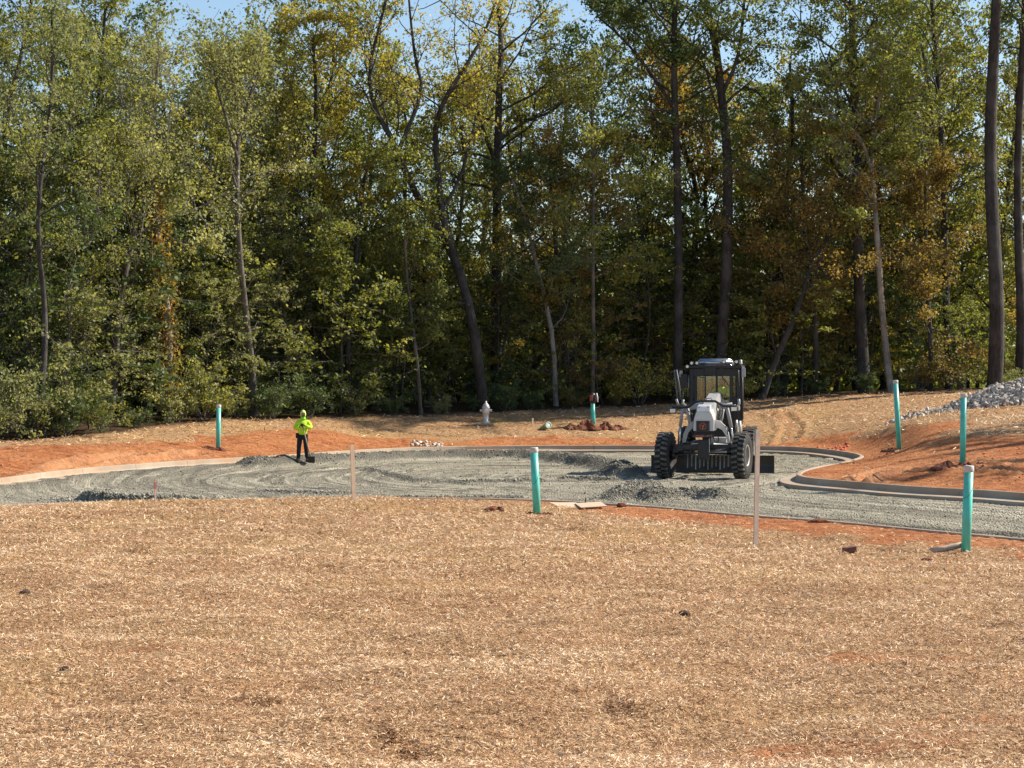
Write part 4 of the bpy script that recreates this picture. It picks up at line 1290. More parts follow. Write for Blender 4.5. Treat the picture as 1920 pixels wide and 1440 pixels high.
# pale green pipe end lying on the bank
M['pale_green'] = simple('pale_green_pvc', (.42, .62, .45), .4, var=.1)
c = P(1022, 811, 89); c.z = gz(c.x, c.y)
pe = thing('pipe_offcut', 'short pale green pipe end lying on the bank beside a stake', 'pipe', c + Vector((0, 0, .12)), (math.radians(72), 0, .5))
pm = MB(); pm.lathe([(.12, -.25), (.12, .2), (.145, .21), (.145, .32), (.115, .32), (.115, -.2)], 18); pm.build('tube', M['pale_green'], pe)
pm = MB(); pm.lathe([(.112, .30), (.06, .305)], 18); pm.build('plug', M['white_pl'], pe)

# ------------------------------------------------------------------ fire hydrant
M['hyd'] = simple('hydrant_silver', (.64, .65, .66), .45, .3, var=.12, scale=8, dirt=(.38, .34, .30, .3))
c = P(911, 811, 89.5); c.z = gz(c.x, c.y)
hy = thing('fire_hydrant', 'silver-white fire hydrant on a small slab on the bank', 'hydrant', c + Vector((0, 0, .03)))
s = MB(); s.bbox((-.05, 0, 0), (.75, .6, .08), .01); s.build('slab', M['concrete'], hy)
s = MB(); s.lathe([(.17, .04), (.17, .09), (.115, .10), (.11, .42), (.135, .44), (.135, .47), (.15, .5), (.15, .66), (.165, .67), (.165, .71)], 20); s.build('barrel', M['hyd'], hy)
s = MB(); s.lathe([(.165, .712), (.15, .75), (.11, .83), (.06, .88), (.045, .89), (.045, .93), (.03, .97), (.012, .98)], 20); s.build('bonnet', M['hyd'], hy)
for sx in (-1, 1):
    s = MB(); s.tube([(sx * .12, 0, .58), (sx * .21, 0, .58)], .055, 12); s.tube([(sx * .205, 0, .58), (sx * .25, 0, .58)], [.068, .06], 6); s.build('hose_cap', M['hyd'], hy)
s = MB(); s.tube([(0, -.12, .56), (0, -.22, .56)], .085, 14); s.tube([(0, -.215, .56), (0, -.26, .56)], [.10, .085], 6); s.build('pumper_cap', M['hyd'], hy)
s = MB()
for k in range(8):
    a = k * math.pi / 4; s.lathe([(.014, .085), (.014, .12), (.008, .125)], 6, Matrix.Translation((.145 * math.cos(a), .145 * math.sin(a), 0)))
s.build('flange_bolts', M['hyd'], hy)
gt = wisp(923, 808, 22, 30, 900, 60, (.55, .85)); tag(gt, 'pale green-yellow weed standing right of the hydrant', 'weed')
M['weed'] = leaf_mat('weed_leaf', [(.1, (.12, .16, .04)), (.9, (.30, .34, .10))]); gt.data.materials[0] = M['weed']
gt.location.y = 89.3; gt.location.x = (923 - 960) / F * 89.3; gt.location.z = gz(gt.location.x, 89.3); gt.scale = (1, 1, 1.6)

# ------------------------------------------------------------------ rock pile
def rock_mat():
    m, t, o = new_mat('pile_rock')
    b = N(t, 'ShaderNodeBsdfPrincipled', i_Roughness=.85); b.inputs['Specular IOR Level'].default_value = .3
    oi = t.nodes.new('ShaderNodeObjectInfo')
    c = coords(t)
    base = ramp(t, oi.outputs['Random'], [(0, (.28, .25, .22)), (.5, (.46, .42, .37)), (1, (.66, .60, .53))])
    col = mix(t, ramp(t, noise(t, 12, 5, .7, c), [(.4, (0, 0, 0)), (.7, (.7, .7, .7))]), base, (.36, .32, .28))
    t.links.new(col, b.inputs['Base Color'])
    t.links.new(bump(t, noise(t, 20, 5, .7, c), .7, .02), b.inputs['Normal'])
    t.links.new(b.outputs[0], o.inputs[0])
    return m
M['rock'] = rock_mat()
RM = []
for i in range(7):
    rr = np.random.default_rng(500 + i)
    bm = bmesh.new()
    pts_ = rr.normal(size=(13, 3)); pts_ /= np.linalg.norm(pts_, axis=1)[:, None]
    for p in pts_: bm.verts.new(Vector(p * np.array([1, .8, .65]) * rr.uniform(.75, 1.05)))
    bmesh.ops.convex_hull(bm, input=bm.verts)
    me = bpy.data.meshes.new('rock'); bm.to_mesh(me); bm.free(); me.materials.append(M['rock']); RM.append(me)
pc = P(1925, 757, 84)
RX, RY, RZ = 3.6, 2.6, 1.0
base_z = gz(pc.x, pc.y)
pile = thing('rock_pile', 'pile of broken grey rock at the right edge before the pines', 'rock pile', (pc.x, pc.y, base_z))
rr = random.Random(8)
def pile_h(u, v):
    r_ = math.sqrt((u / RX) ** 2 + (v / RY) ** 2)
    low = .16 * max(0, 1 - abs(u + 4.0) / 1.9) * max(0, 1 - abs(v + .6) / 1.5)
    return max(RZ * max(0, 1 - r_ ** 1.25), low)
cnt = 0
spots = []
for _ in range(5200):
    u, v = rr.uniform(-6.2, 4.4), rr.uniform(-RY, RY)
    h = pile_h(u, v)
    if h < .02 and not (rr.random() < .012 and u < 0): continue
    if h < .02 and v > -.5: continue
    if u < -2.9 and rr.random() < .6: continue
    spots.append((u, v, h))
front = [s for s in spots if s[1] < 1.0 and s[0] < .6]
rr.shuffle(front)
def put(u, v, h):
    x, y = pc.x + u, pc.y + v
    s = rr.uniform(.07, .15)
    return Vector((u, v, gz(x, y) - base_z + h + s * .15)), s
for u, v, h in front[:290]:
    p, s = put(u, v, h)
    o = link('rock', RM[rr.randrange(7)], pile); o.location = p
    o.rotation_euler = (rr.uniform(0, 6), rr.uniform(0, 6), rr.uniform(0, 6)); o.scale = (s * 1.25,) * 3
mb = MB()
rest = front[290:] + [s for s in spots if not (s[1] < 1.0 and s[0] < .6)]
from mathutils import Euler
for u, v, h in rest[:2600]:
    p, s = put(u, v, h)
    me = RM[rr.randrange(7)]
    T = Matrix.Translation(p - Vector((0, 0, s * .4))) @ Euler((rr.uniform(0, 6), rr.uniform(0, 6), rr.uniform(0, 6))).to_matrix().to_4x4() @ Matrix.Scale(s, 4)
    mb.add([w_.co for w_ in me.vertices], [list(f.vertices) for f in me.polygons], M=T)
M['rock_mass'] = stone_mat('pile_rock_small', (.22, .20, .175), (.58, .53, .46))
o = mb.build('small_rocks', M['rock_mass'], pile); tag(o, kind='stuff')
# solid core so that no light comes through
core = MB(); n_ = 28
vs, fs = [], []
for i in range(9):
    for k in range(n_):
        a = 2 * math.pi * k / n_; f_ = i / 8
        u, v = RX * f_ * math.cos(a), RY * f_ * math.sin(a)
        vs.append((u, v, gz(pc.x + u, pc.y + v) - base_z + pile_h(u, v) - .10))
for i in range(8):
    for k in range(n_):
        l = (k + 1) % n_
        fs.append((i * n_ + k, (i + 1) * n_ + k, (i + 1) * n_ + l, i * n_ + l))
core.add(vs, fs, True).build('rubble_core', M['rock_mass'], pile)

# crumbs of pale rubble behind the kerb and red marking scraps
M['rubble'] = stone_mat('pale_rubble', (.38, .30, .22), (.62, .54, .44))
def scraps(name, px0, px1, py0, py1, Y0, Y1, n, s0, s1, mat, seed):
    rr_ = np.random.default_rng(seed)
    px = rr_.uniform(px0, px1, n); Y = rr_.uniform(Y0, Y1, n); X = (px - 960) / F * Y
    global rng
    v, f = stones(n, lambda k: (X, Y), s0, s1, lambda a, b: look('z', a, b))
    c_ = v.mean(0)
    o = link(name, np_mesh(name, v - c_, f), mat=mat); o.location = c_
    return o
tag(scraps('rubble', 770, 830, 0, 0, 82.6, 84.2, 90, .03, .09, M['rubble'], 1), 'pale rubble crumbs behind the kerb between worker and hydrant', 'rubble', kind='stuff')
M['red_scrap'] = simple('red_scrap', (.62, .10, .05), .7, var=.2)
tag(scraps('litter', 1520, 1592, 0, 0, 78.5, 81, 46, .03, .07, M['red_scrap'], 2), 'red plastic scraps on the clay behind the kerb bend', 'litter', kind='stuff')

# ------------------------------------------------------------------ road grader
M['g_white'] = simple('grader_light_grey', (.62, .62, .60), .38, var=.10, scale=3, dirt=(.40, .33, .25, .35), coat=.2)
M['g_grey'] = simple('grader_frame_grey', (.34, .35, .36), .5, var=.15, scale=4, dirt=(.36, .30, .23, .4))
M['g_mid'] = simple('grader_dark_grey', (.10, .10, .105), .5, var=.2, scale=5, dirt=(.2, .17, .13, .3))
M['g_black'] = simple('grader_black', (.010, .010, .012), .42, var=.3, scale=6, dirt=(.08, .065, .05, .15))
M['g_steel'] = simple('worn_steel', (.30, .29, .27), .35, .8, var=.3, scale=8, dirt=(.22, .18, .13, .4))
M['g_chrome'] = simple('cylinder_rod', (.70, .70, .70), .2, .9, var=.1, scale=4)
M['rubber'] = simple('tyre_rubber', (.014, .014, .015), .85, var=.3, scale=9, dirt=(.06, .052, .042, .3), bumpy=.003)
M['tread'] = simple('dusty_tread', (.075, .072, .066), .8, var=.3, scale=9, dirt=(.22, .19, .15, .75), bumpy=.003)
M['rim'] = simple('wheel_rim', (.50, .47, .42), .55, .2, var=.2, scale=5, dirt=(.34, .27, .2, .6))
M['roofcap'] = simple('roof_cap', (.42, .43, .45), .14, .85, var=.05, scale=3)
M['orange'] = simple('logo_orange', (.42, .10, .035), .5, var=.1)
M['text_red'] = simple('lettering_red', (.62, .20, .15), .5, var=.1)
M['lamp'] = simple('lamp_glass', (.75, .74, .70), .12, .2, var=.1, scale=20)
M['amber'] = simple('amber_lens', (.75, .30, .03), .2, var=.1)
def glass_mat():
    m, t, o = new_mat('cab_glass')
    g = N(t, 'ShaderNodeBsdfGlossy', i_Roughness=.03)
    g.inputs['Color'].default_value = (.9, .95, .93, 1)
    tr = t.nodes.new('ShaderNodeBsdfTransparent'); tr.inputs['Color'].default_value = (.84, .90, .87, 1)
    fr = N(t, 'ShaderNodeFresnel', i_IOR=1.5)
    mx = t.nodes.new('ShaderNodeMixShader')
    t.links.new(math_(t, 'ADD', fr.outputs[0], .06), mx.inputs[0])
    t.links.new(tr.outputs[0], mx.inputs[1]); t.links.new(g.outputs[0], mx.inputs[2])
    t.links.new(mx.outputs[0], o.inputs[0])
    return m
M['glass'] = glass_mat()

GY0 = 62.9
gp0 = Vector(((1320 - 960) / F * GY0, GY0, 0))
YAW = -math.radians(9.3)
grader = thing('road_grader', 'light grey road grader with black cab facing forward on the gravel road', 'grader', (gp0.x, gp0.y, .012), (0, 0, YAW))
cY, sY = math.cos(-YAW), math.sin(-YAW)
def LP(px, py, ly):
    """local point of the grader seen at a photo pixel, at local depth ly"""
    # world = gp0 + R(YAW)*(lx,ly);  solve lx so that the point projects to px
    a = (px - 960) / F
    # X = gp0.x + lx*c - ly*s ; Y = gp0.y + lx*s + ly*c   with c,s of YAW
    c, s = math.cos(YAW), math.sin(YAW)
    lx = (a * (gp0.y + ly * c) - gp0.x + ly * s) / (c - a * s)
    Yw = gp0.y + lx * s + ly * c
    return Vector((lx, ly, EYE + (HROW - py) / F * Yw))
TYR = 0.69
def wheel(lx, ly, steer, name='wheel'):
    """wheel with its own lugged tyre, rim and hub; axle along local x"""
    w = thing(name, None, None, (lx, ly, TYR - .02), (0, 0, steer)); w.parent = grader
    R = Matrix.Rotation(math.pi / 2, 4, 'Y')
    W2 = .185
    prof = [(.30, -W2 * .75), (.34, -W2 * .95), (.48, -W2 * 1.05), (.60, -W2 * .98), (.645, -W2 * .8), (.66, -W2 * .3), (.66, W2 * .3), (.645, W2 * .8), (.60, W2 * .98), (.48, W2 * 1.05), (.34, W2 * .95), (.30, W2 * .75)]
    ty = MB(); ty.lathe(prof, 40, R)
    ty.build('tyre', M['rubber'], w); ty = MB()
    # chevron lugs: two staggered rows and shoulder blocks
    nl = 26
    for side in (-1, 1):
        for k in range(nl):
            a = 2 * math.pi * (k + (.5 if side > 0 else 0)) / nl
            pts = []
            for r_ in (.63, TYR):
                sh = 1.0 if r_ < .66 else .86
                for (x, da) in ((.012, .045), (.012, -.075), (W2 * 1.0, -.01), (W2 * 1.0, .085)):
                    aa = a + da * sh
                    pts.append((side * x * (1 if x < .01 else (1.02 if r_ < .66 else .93)), math.cos(aa) * r_, math.sin(aa) * r_))
            f_ = [(0, 1, 2, 3), (4, 7, 6, 5), (0, 4, 5, 1), (1, 5, 6, 2), (2, 6, 7, 3), (3, 7, 4, 0)]
            if side < 0: f_ = [tuple(reversed(q)) for q in f_]
            ty.add(pts, f_)
    ty.build('tread', M['tread'], w)
    rm = MB(); s_ = 1 if lx > 0 else -1
    rp = [(.335, -.13), (.335, .13), (.31, .17), (.29, .15), (.26, .06), (.15, .02), (.14, .07), (.06, .09), (.01, .09)]
    rm.lathe([(r, z) for r, z in rp], 28, R @ Matrix.Scale(s_, 4, (0, 0, 1)) if s_ < 0 else R)
    rm.build('rim', M['rim'], w)
    bt = MB()
    for k in range(10):
        a = 2 * math.pi * k / 10
        bt.tube([(s_ * .03, math.cos(a) * .2, math.sin(a) * .2), (s_ * .065, math.cos(a) * .2, math.sin(a) * .2)], .018, 6)
    bt.build('wheel_nuts', M['g_steel'], w)
    return w
wheel(-1.13, 0, -.17); wheel(1.12, 0, -.17)
for ly in (5.6, 7.15):
    wheel(-1.02, ly, 0); wheel(1.02, ly, 0)

def seg(name, pts, r, mat, n=8, parent=None):
    return MB().tube(pts, r, n).build(name, M[mat], parent or grader)

# front axle
ax = MB(); ax.bbox((-.02, 0, .92), (1.75, .2, .15), .02); ax.bbox((-.85, 0, .75), (.14, .2, .36), .02); ax.bbox((.82, 0, .75), (.14, .2, .36), .02)
ax.tube([(-.98, 0, .67), (-.84, 0, .67)], .13, 14); ax.tube([(.82, 0, .67), (.98, 0, .67)], .13, 14)
ax.build('front_axle', M['g_black'], grader)
seg('tie_rod', [(-.85, -.16, .72), (0, -.18, .74), (.85, -.16, .72)], .028, 'g_black')
seg('lean_cylinder', [(.12, -.13, .80), (.75, -.10, .86)], .045, 'g_steel')
# nose box
def slab(name, mat, poly_bottom, poly_top, parent=None):
    """solid between two quads (4 points each)"""
    mb = MB(); mb.add(list(poly_bottom) + list(poly_top), [(3, 2, 1, 0), (4, 5, 6, 7), (0, 1, 5, 4), (1, 2, 6, 5), (2, 3, 7, 6), (3, 0, 4, 7)])
    return mb.build(name, M[mat], parent or grader)
nose = thing('front_hood', None, None); nose.parent = grader
ny = -.42
cx = LP(1319, 800, ny).x
zb, zm, zt, zc = 1.40, 1.73, 1.95, 2.15
mb = MB()
fr = [(-.30, zb), (.30, zb), (.30, zm), (.215, zt), (-.215, zt), (-.285, zm)]
mb.add([(cx + x, ny, z) for x, z in fr] + [(cx + x * 1.02, ny + .95, z + (.12 if z > 1.6 else 0)) for x, z in fr],
       [(0, 1, 2, 3, 4, 5), (11, 10, 9, 8, 7, 6), (0, 6, 7, 1), (1, 7, 8, 2), (2, 8, 9, 3), (4, 10, 11, 5), (5, 11, 6, 0), (3, 9, 10, 4)])
bm = bmesh.new(); me = mb.mesh('hood_shell'); bm.from_mesh(me); bmesh.ops.recalc_face_normals(bm, faces=bm.faces)
bmesh.ops.bevel(bm, geom=list(bm.edges), offset=.014, segments=2, affect='EDGES'); bm.to_mesh(me); bm.free(); me.materials.append(M['g_white'])
link('hood_shell', me, nose)
mb = MB(); mb.add([(cx - .21, ny + .012, zt + .006), (cx + .21, ny + .012, zt + .006), (cx + .20, ny + .14, zc - .02), (cx - .20, ny + .14, zc - .02), (cx - .21, ny + .6, zt - .05), (cx + .21, ny + .6, zt - .05), (cx + .19, ny + .6, zc + .02), (cx - .19, ny + .6, zc + .02)],
                    [(0, 1, 2, 3), (7, 6, 5, 4), (3, 2, 6, 7), (1, 5, 6, 2), (0, 3, 7, 4), (0, 4, 5, 1)])
bm = bmesh.new(); me = mb.mesh('hood_cap'); bm.from_mesh(me); bmesh.ops.recalc_face_normals(bm, faces=bm.faces)
bmesh.ops.bevel(bm, geom=list(bm.edges), offset=.02, segments=3, affect='EDGES'); bm.to_mesh(me); bm.free(); me.materials.append(M['g_white'])
link('hood_cap', me, nose)
for sx in (-.13, .13):
    MB().tube([(cx + sx, ny + .035, zt + .145), (cx + sx, ny + .028, zt + .15)], .022, 10).build('cap_bolt', M['g_steel'], nose)
pl_ = LP(1318, 800.5, ny)
mb = MB(); mb.bbox((pl_.x, ny - .012, pl_.z), (.39, .05, .33), .01); plate = mb.build('badge_plate', M['g_black'], nose)
# round emblem: ring with a slanted wing-like stroke
mb = MB()
for k in range(28):
    a0, a1 = 2 * math.pi * k / 28, 2 * math.pi * (k + 1) / 28
    q = [(pl_.x + r * math.cos(a), ny - .041, pl_.z + .01 + r * math.sin(a)) for r, a in ((.085, a0), (.102, a0), (.102, a1), (.085, a1))]
    mb.add(q + [(x, ny - .036, z) for x, _, z in q], [(0, 1, 2, 3), (7, 6, 5, 4), (1, 5, 6, 2), (0, 3, 7, 4)])
def stroke(pts):
    mb.add([(pl_.x + x, ny - .041, pl_.z + .01 + z) for x, z in pts] + [(pl_.x + x, ny - .036, pl_.z + .01 + z) for x, z in pts], [list(range(len(pts))), list(range(2 * len(pts) - 1, len(pts) - 1, -1))])
stroke([(-.02, -.085), (.01, -.075), (.035, .0), (.06, .05), (.03, .055), (-.005, .02), (-.05, .045), (-.075, .03), (-.03, .01), (-.02, -.04)])
mb.build('round_emblem', M['orange'], nose)
mb = MB()
for k in range(5): mb.tube([(pl_.x + .175, ny - .036, pl_.z - .11 + k * .055), (pl_.x + .175, ny - .045, pl_.z - .11 + k * .055)], .009, 8)
mb.build('plate_bolts', M['g_steel'], nose)
tp_ = LP(1317.5, 818, ny - .03)
mb = MB(); mb.bbox((tp_.x, ny + .02, tp_.z), (.60, .1, .10), .01); mb.build('name_board', M['g_black'], nose)
mb = MB(); rr = random.Random(4)
x = tp_.x - .26
while x < tp_.x + .26:                     # a row of small lower-case letter shapes, too small to read
    w_ = rr.uniform(.018, .026); h_ = rr.choice([.034, .034, .034, .052]); dz = rr.choice([0, 0, 0, -.014])
    kind_ = rr.randrange(4)
    y_ = ny - .033
    def bar(x0, x1, z0, z1): mb.box(((x0 + x1) / 2, y_, (z0 + z1) / 2 + tp_.z - .02), (x1 - x0, .004, z1 - z0))
    bar(x, x + .008, dz, h_ + dz)
    if kind_ in (0, 1): bar(x + .009, x + w_ - .009, .026, .034); bar(x + w_ - .008, x + w_, 0, .034)
    if kind_ in (1, 2): bar(x + .009, x + w_ - .009, 0, .008)
    x += w_ + .010
mb.build('lettering', M['text_red'], nose)
col = LP(1319, 838, -.45)
mb = MB(); mb.bbox((col.x, -.33, .87), (.33, .32, .54), .02); mb.bbox((col.x, -.28, .62), (.22, .2, .16), .02); mb.build('front_bolster', M['g_black'], grader)
mb = MB(); mb.box((col.x + .175, -.47, .98), (.015, .02, .42)); mb.build('edge_strip', M['g_white'], grader)
# A-shaped axle fork
def plate(name, px_pts, ly, th, mat, parent=None):
    pts = [LP(x, y, ly) for x, y in px_pts]
    mb = MB(); n = len(pts)
    mb.add([p[:] for p in pts] + [(p.x, p.y + th, p.z) for p in pts], [list(range(n - 1, -1, -1)), list(range(n, 2 * n))] + [[i, (i + 1) % n, n + (i + 1) % n, n + i] for i in range(n)])
    me = mb.mesh(name, M[mat]); bm = bmesh.new(); bm.from_mesh(me); bmesh.ops.recalc_face_normals(bm, faces=bm.faces); bm.to_mesh(me); bm.free()
    return link(name, me, parent or grader)
plate('axle_fork', [(1299, 790), (1299, 803), (1290, 812), (1285, 830), (1279, 831), (1281, 815), (1288, 800)], -.10, .22, 'g_grey')
plate('axle_fork', [(1340, 788), (1350, 790), (1360, 800), (1366, 813), (1369, 831), (1364, 832), (1361, 818), (1354, 807), (1346, 803), (1340, 806)], -.10, .22, 'g_white')
# scarifier with eleven teeth
mb = MB(); mb.bbox((0.02, .95, .60), (1.42, .12, .1), .015); mb.build('scarifier_beam', M['g_black'], grader)
for k in range(11):
    p = LP(1289.6 + k * 7.62, 858, .86)
    mb = MB(); zl = .26 + .05 * math.sin(k * 2.1)
    mb.add([(p.x - .022, .84, .66), (p.x + .022, .84, .66), (p.x + .022, .90, .66), (p.x - .022, .90, .66), (p.x - .016, .76, zl), (p.x + .016, .76, zl), (p.x + .016, .80, zl + .03), (p.x - .016, .80, zl + .03)],
           [(0, 1, 2, 3), (4, 7, 6, 5), (0, 4, 5, 1), (1, 5, 6, 2), (2, 6, 7, 3), (3, 7, 4, 0)])
    mb.build('scarifier_tooth', M['g_steel'], grader)
# main frame: gooseneck from nose to cab
mb = MB()
path = [(cx, .3, 1.72, .46, .50), (cx + .01, 1.2, 1.86, .42, .46), (cx + .03, 2.4, 2.10, .38, .44), (cx + .06, 3.5, 2.24, .38, .50), (cx + .08, 4.3, 1.75, .60, .7), (cx + .06, 5.2, 1.35, .9, .5)]
vs, fs = [], []
for x, y, z, w_, h_ in path:
    vs += [(x - w_ / 2, y, z - h_ / 2), (x + w_ / 2, y, z - h_ / 2), (x + w_ / 2 * .92, y, z + h_ / 2), (x - w_ / 2 * .92, y, z + h_ / 2)]
for i in range(len(path) - 1):
    for k in range(4):
        l = (k + 1) % 4; fs.append((i * 4 + k, i * 4 + l, i * 4 + 4 + l, i * 4 + 4 + k))
fs += [(3, 2, 1, 0), tuple(len(vs) - 4 + k for k in range(4))]
mb.add(vs, fs); me = mb.mesh('main_frame', M['g_grey']); bm = bmesh.new(); bm.from_mesh(me); bmesh.ops.recalc_face_normals(bm, faces=bm.faces); bmesh.ops.bevel(bm, geom=list(bm.edges), offset=.02, segments=2, affect='EDGES'); bm.to_mesh(me); bm.free()
link('main_frame', me, grader)
# drawbar, circle and moldboard
mb = MB(); mb.tube([(cx - .06, .15, .98), (cx - .55, 2.2, .86)], .07, 8); mb.tube([(cx + .06, .15, .98), (cx + .55, 2.2, .86)], .07, 8); mb.build('drawbar', M['g_grey'], grader)
mb = MB()
ring = [(cx + .75 * math.cos(a), 2.75 + .75 * math.sin(a), .80) for a in np.linspace(0, 2 * math.pi, 33)]
mb.tube(ring, .06, 8, caps=False); mb.box((cx - .55, 2.9, .66), (.12, .5, .4)); mb.box((cx + .55, 2.9, .66), (.12, .5, .4)); mb.build('blade_circle', M['g_black'], grader)
bl = LP(1221, 884, 2.75); br_ = LP(1452, 887, 3.05)
N_ = 12; prof = []
for k in range(9):
    a = -.75 + 1.5 * k / 8
    prof.append((.30 * math.cos(a) - .30, .30 + .40 * math.sin(a) / math.sin(.75) * .66))
vs, fs = [], []
bx = [bl.x + (br_.x - bl.x) * i / N_ for i in range(N_ + 1)]
by = [2.75 + .28 * i / N_ for i in range(N_ + 1)]
K = len(prof)
for x, y in zip(bx, by):
    for (dy, z) in prof: vs.append((x, y + dy + .0, z))
    for (dy, z) in prof: vs.append((x, y + dy + .035, z))
for i in range(N_):
    o_ = i * 2 * K; q_ = o_ + 2 * K
    for k in range(K - 1):
        fs.append((o_ + k, q_ + k, q_ + k + 1, o_ + k + 1)); fs.append((o_ + K + k, o_ + K + k + 1, q_ + K + k + 1, q_ + K + k))
    fs.append((o_, o_ + K, q_ + K, q_)); fs.append((o_ + K - 1, q_ + K - 1, q_ + 2 * K - 1, o_ + 2 * K - 1))
for o_ in (0, N_ * 2 * K):
    for k in range(K - 1): fs.append((o_ + k, o_ + k + 1, o_ + K + k + 1, o_ + K + k))
M['blade'] = simple('blade_steel', (.022, .020, .018), .42, .3, var=.4, scale=4, dirt=(.12, .10, .07, .35))
mb = MB(); mb.add(vs, fs, False); mbo = mb.build('moldboard', M['blade'], grader)
mb = MB(); mb.add([(bx[0], by[0] - .10, .02), (bx[-1], by[-1] - .10, .02), (bx[-1], by[-1] - .08, .16), (bx[0], by[0] - .08, .16), (bx[0], by[0] - .08, .02), (bx[-1], by[-1] - .08, .02), (bx[-1], by[-1] - .06, .16), (bx[0], by[0] - .06, .16)],
                    [(0, 1, 2, 3), (7, 6, 5, 4), (3, 2, 6, 7), (1, 5, 6, 2), (0, 3, 7, 4), (0, 4, 5, 1)]); mb.build('cutting_edge', M['blade'], mbo)
# lift cylinders and struts
def strut(name, a, b, ly0, ly1, r, mat): return seg(name, [LP(*a, ly0), LP(*b, ly1)], r, mat)
strut('lift_cylinder', (1281, 764), (1275.5, 800), 2.2, 2.4, .055, 'g_grey'); strut('lift_rod', (1275.5, 800), (1274, 834), 2.4, 2.5, .03, 'g_chrome')
strut('lift_cylinder', (1363, 764), (1371, 802), 2.2, 2.4, .055, 'g_grey'); strut('lift_rod', (1371, 802), (1376, 834), 2.4, 2.5, .03, 'g_chrome')
strut('side_shift_cylinder', (1289, 766), (1294, 800), 1.6, 1.7, .05, 'g_grey')
strut('side_shift_cylinder', (1356, 768), (1350, 800), 1.6, 1.7, .045, 'g_grey')
strut('frame_post', (1380.5, 788), (1380.5, 815), 3.2, 3.2, .04, 'g_steel'); strut('frame_post', (1386.5, 790), (1388, 812), 3.3, 3.3, .05, 'g_white')
# saddle that carries the lift cylinders
mb = MB(); a, b = LP(1282, 768, 2.25), LP(1364, 766, 2.25)
mb.tube([a, Vector((cx - .25, 2.25, 2.12)), Vector((cx + .25, 2.25, 2.12)), b], [.07, .10, .10, .07], 10); mb.build('lift_saddle', M['g_grey'], grader)
mb = MB(); p = LP(1348, 826, .35); mb.bbox((p.x, .45, p.z), (.46, .4, .17), .015); mb.build('step_box', M['g_white'], grader)
# hoses
for i, pts in enumerate([[(1337, 812), (1338, 824), (1346, 832), (1348, 822), (1344, 816)], [(1343, 766), (1347, 778), (1349, 788)], [(1364, 815), (1365, 805), (1360, 800)], [(1287, 764), (1291, 772), (1299, 778)], [(1345, 758), (1351, 775), (1346, 787)], [(1352, 760), (1357, 772), (1350, 786)]]):
    q = [LP(x, y, (.0, 1.0, -.2, .8, 1.3, 1.5)[i]) for x, y in pts]
    sm = chaikin([p[:] for p in q], 2)
    seg('hydraulic_hose', [Vector(p) for p in sm], .016, 'g_black', 6)
# lamp bar across the front with its two lamps
bar_px = [(1260, 764.5), (1278, 765), (1291, 764), (1303, 755), (1314, 753), (1341, 753), (1355, 762), (1366, 763), (1380, 761)]
seg('lamp_bar', [LP(x, y, .5) for x, y in bar_px], .038, 'g_black', 8)
seg('lamp_bar_handle', [LP(x, y, .5) for x, y in [(1323, 752), (1325, 748), (1333, 747), (1336, 752)]], .014, 'g_black', 6)
for (x, y) in ((1261.5, 771), (1376.5, 767.5)):
    p = LP(x, y, .45)
    lm = MB(); lm.bbox((p.x, p.y, p.z), (.22, .14, .15), .03); h_ = lm.build('headlamp', M['g_black'], grader)
    lm = MB(); lm.bbox((p.x, p.y - .072, p.z), (.16, .02, .11), .008); lm.build('lens', M['lamp'], h_)
p = LP(1384, 766, .6); mb = MB(); mb.bbox(p, (.10, .12, .14), .02); mb.build('side_lamp', M['lamp'], grader)
# bright fittings by the lamp bar
for pts, r in ([((1281, 750), (1280, 757), (1286, 762)), .05], [((1268, 749), (1270, 755), (1272, 760)), .045], [((1385, 749), (1386, 757), (1383, 764)), .05], [((1349, 757), (1360, 761), (1373, 758)), .06]):
    seg('pivot_fitting', [LP(x, y, 2.1) for x, y in pts], r * .8, 'g_grey')
# cab
cab = thing('cab', None, None); cab.parent = grader
yf, yb = 3.95, 5.5
zfl, zro = 1.62, 3.24
xl, xr = LP(1293, 720, yf).x, LP(1389, 720, yf).x
cm = (xl + xr) / 2
def post(name, x0, x1, y, z0=zfl, z1=zro, d=.10):
    mb = MB(); mb.bbox(((x0 + x1) / 2, y, (z0 + z1) / 2), (x1 - x0, d, z1 - z0), .012); mb.build(name, M['g_black'], cab)
xa = LP(1307, 720, yf).x; xb = LP(1368, 720, yf).x
post('corner_post', xl, xl + .13, yf); post('corner_post', xr - .13, xr, yf)
post('corner_post', xl, xl + .12, yb); post('corner_post', xr - .12, xr, yb)
post('inner_post', xa - .08, xa, yf + .012); post('inner_post', xb, xb + .10, yf + .012)
for x0, x1 in ((1321, 1323.6), (1342, 1345.6)):
    post('mullion', LP(x0, 720, yf).x, LP(x1, 720, yf).x, yf + .024, 2.3, zro)
mb = MB(); mb.bbox((cm, (yf + yb) / 2, zfl - .06), (xr - xl - .02, yb - yf, .16), .02); mb.bbox((cm, (yf + yb) / 2 - .2, zfl - .32), (xr - xl - .3, 1.0, .4), .03); mb.build('floor_pan', M['g_black'], cab)
def wall(name, x0, x1, y, z0, z1, d=.07):
    mb = MB(); mb.bbox(((x0 + x1) / 2, y, (z0 + z1) / 2), (x1 - x0, d, z1 - z0), .01); mb.build(name, M['g_black'], cab)
wall('front_panel', xl + .13, xa - .085, yf + .03, zfl, 2.35); wall('front_panel', xb + .105, xr - .13, yf + .03, zfl, 2.35)
wall('front_header', xl + .02, xr - .02, yf + .02, 3.00, zro - .002, .12); wall('rear_header', xl + .02, xr - .02, yb, 3.04, zro - .002)
p = LP(1332, 690, yf - .06); wall('visor_box', p.x - .17, p.x + .17, yf - .07, 3.02, 3.27, .1)
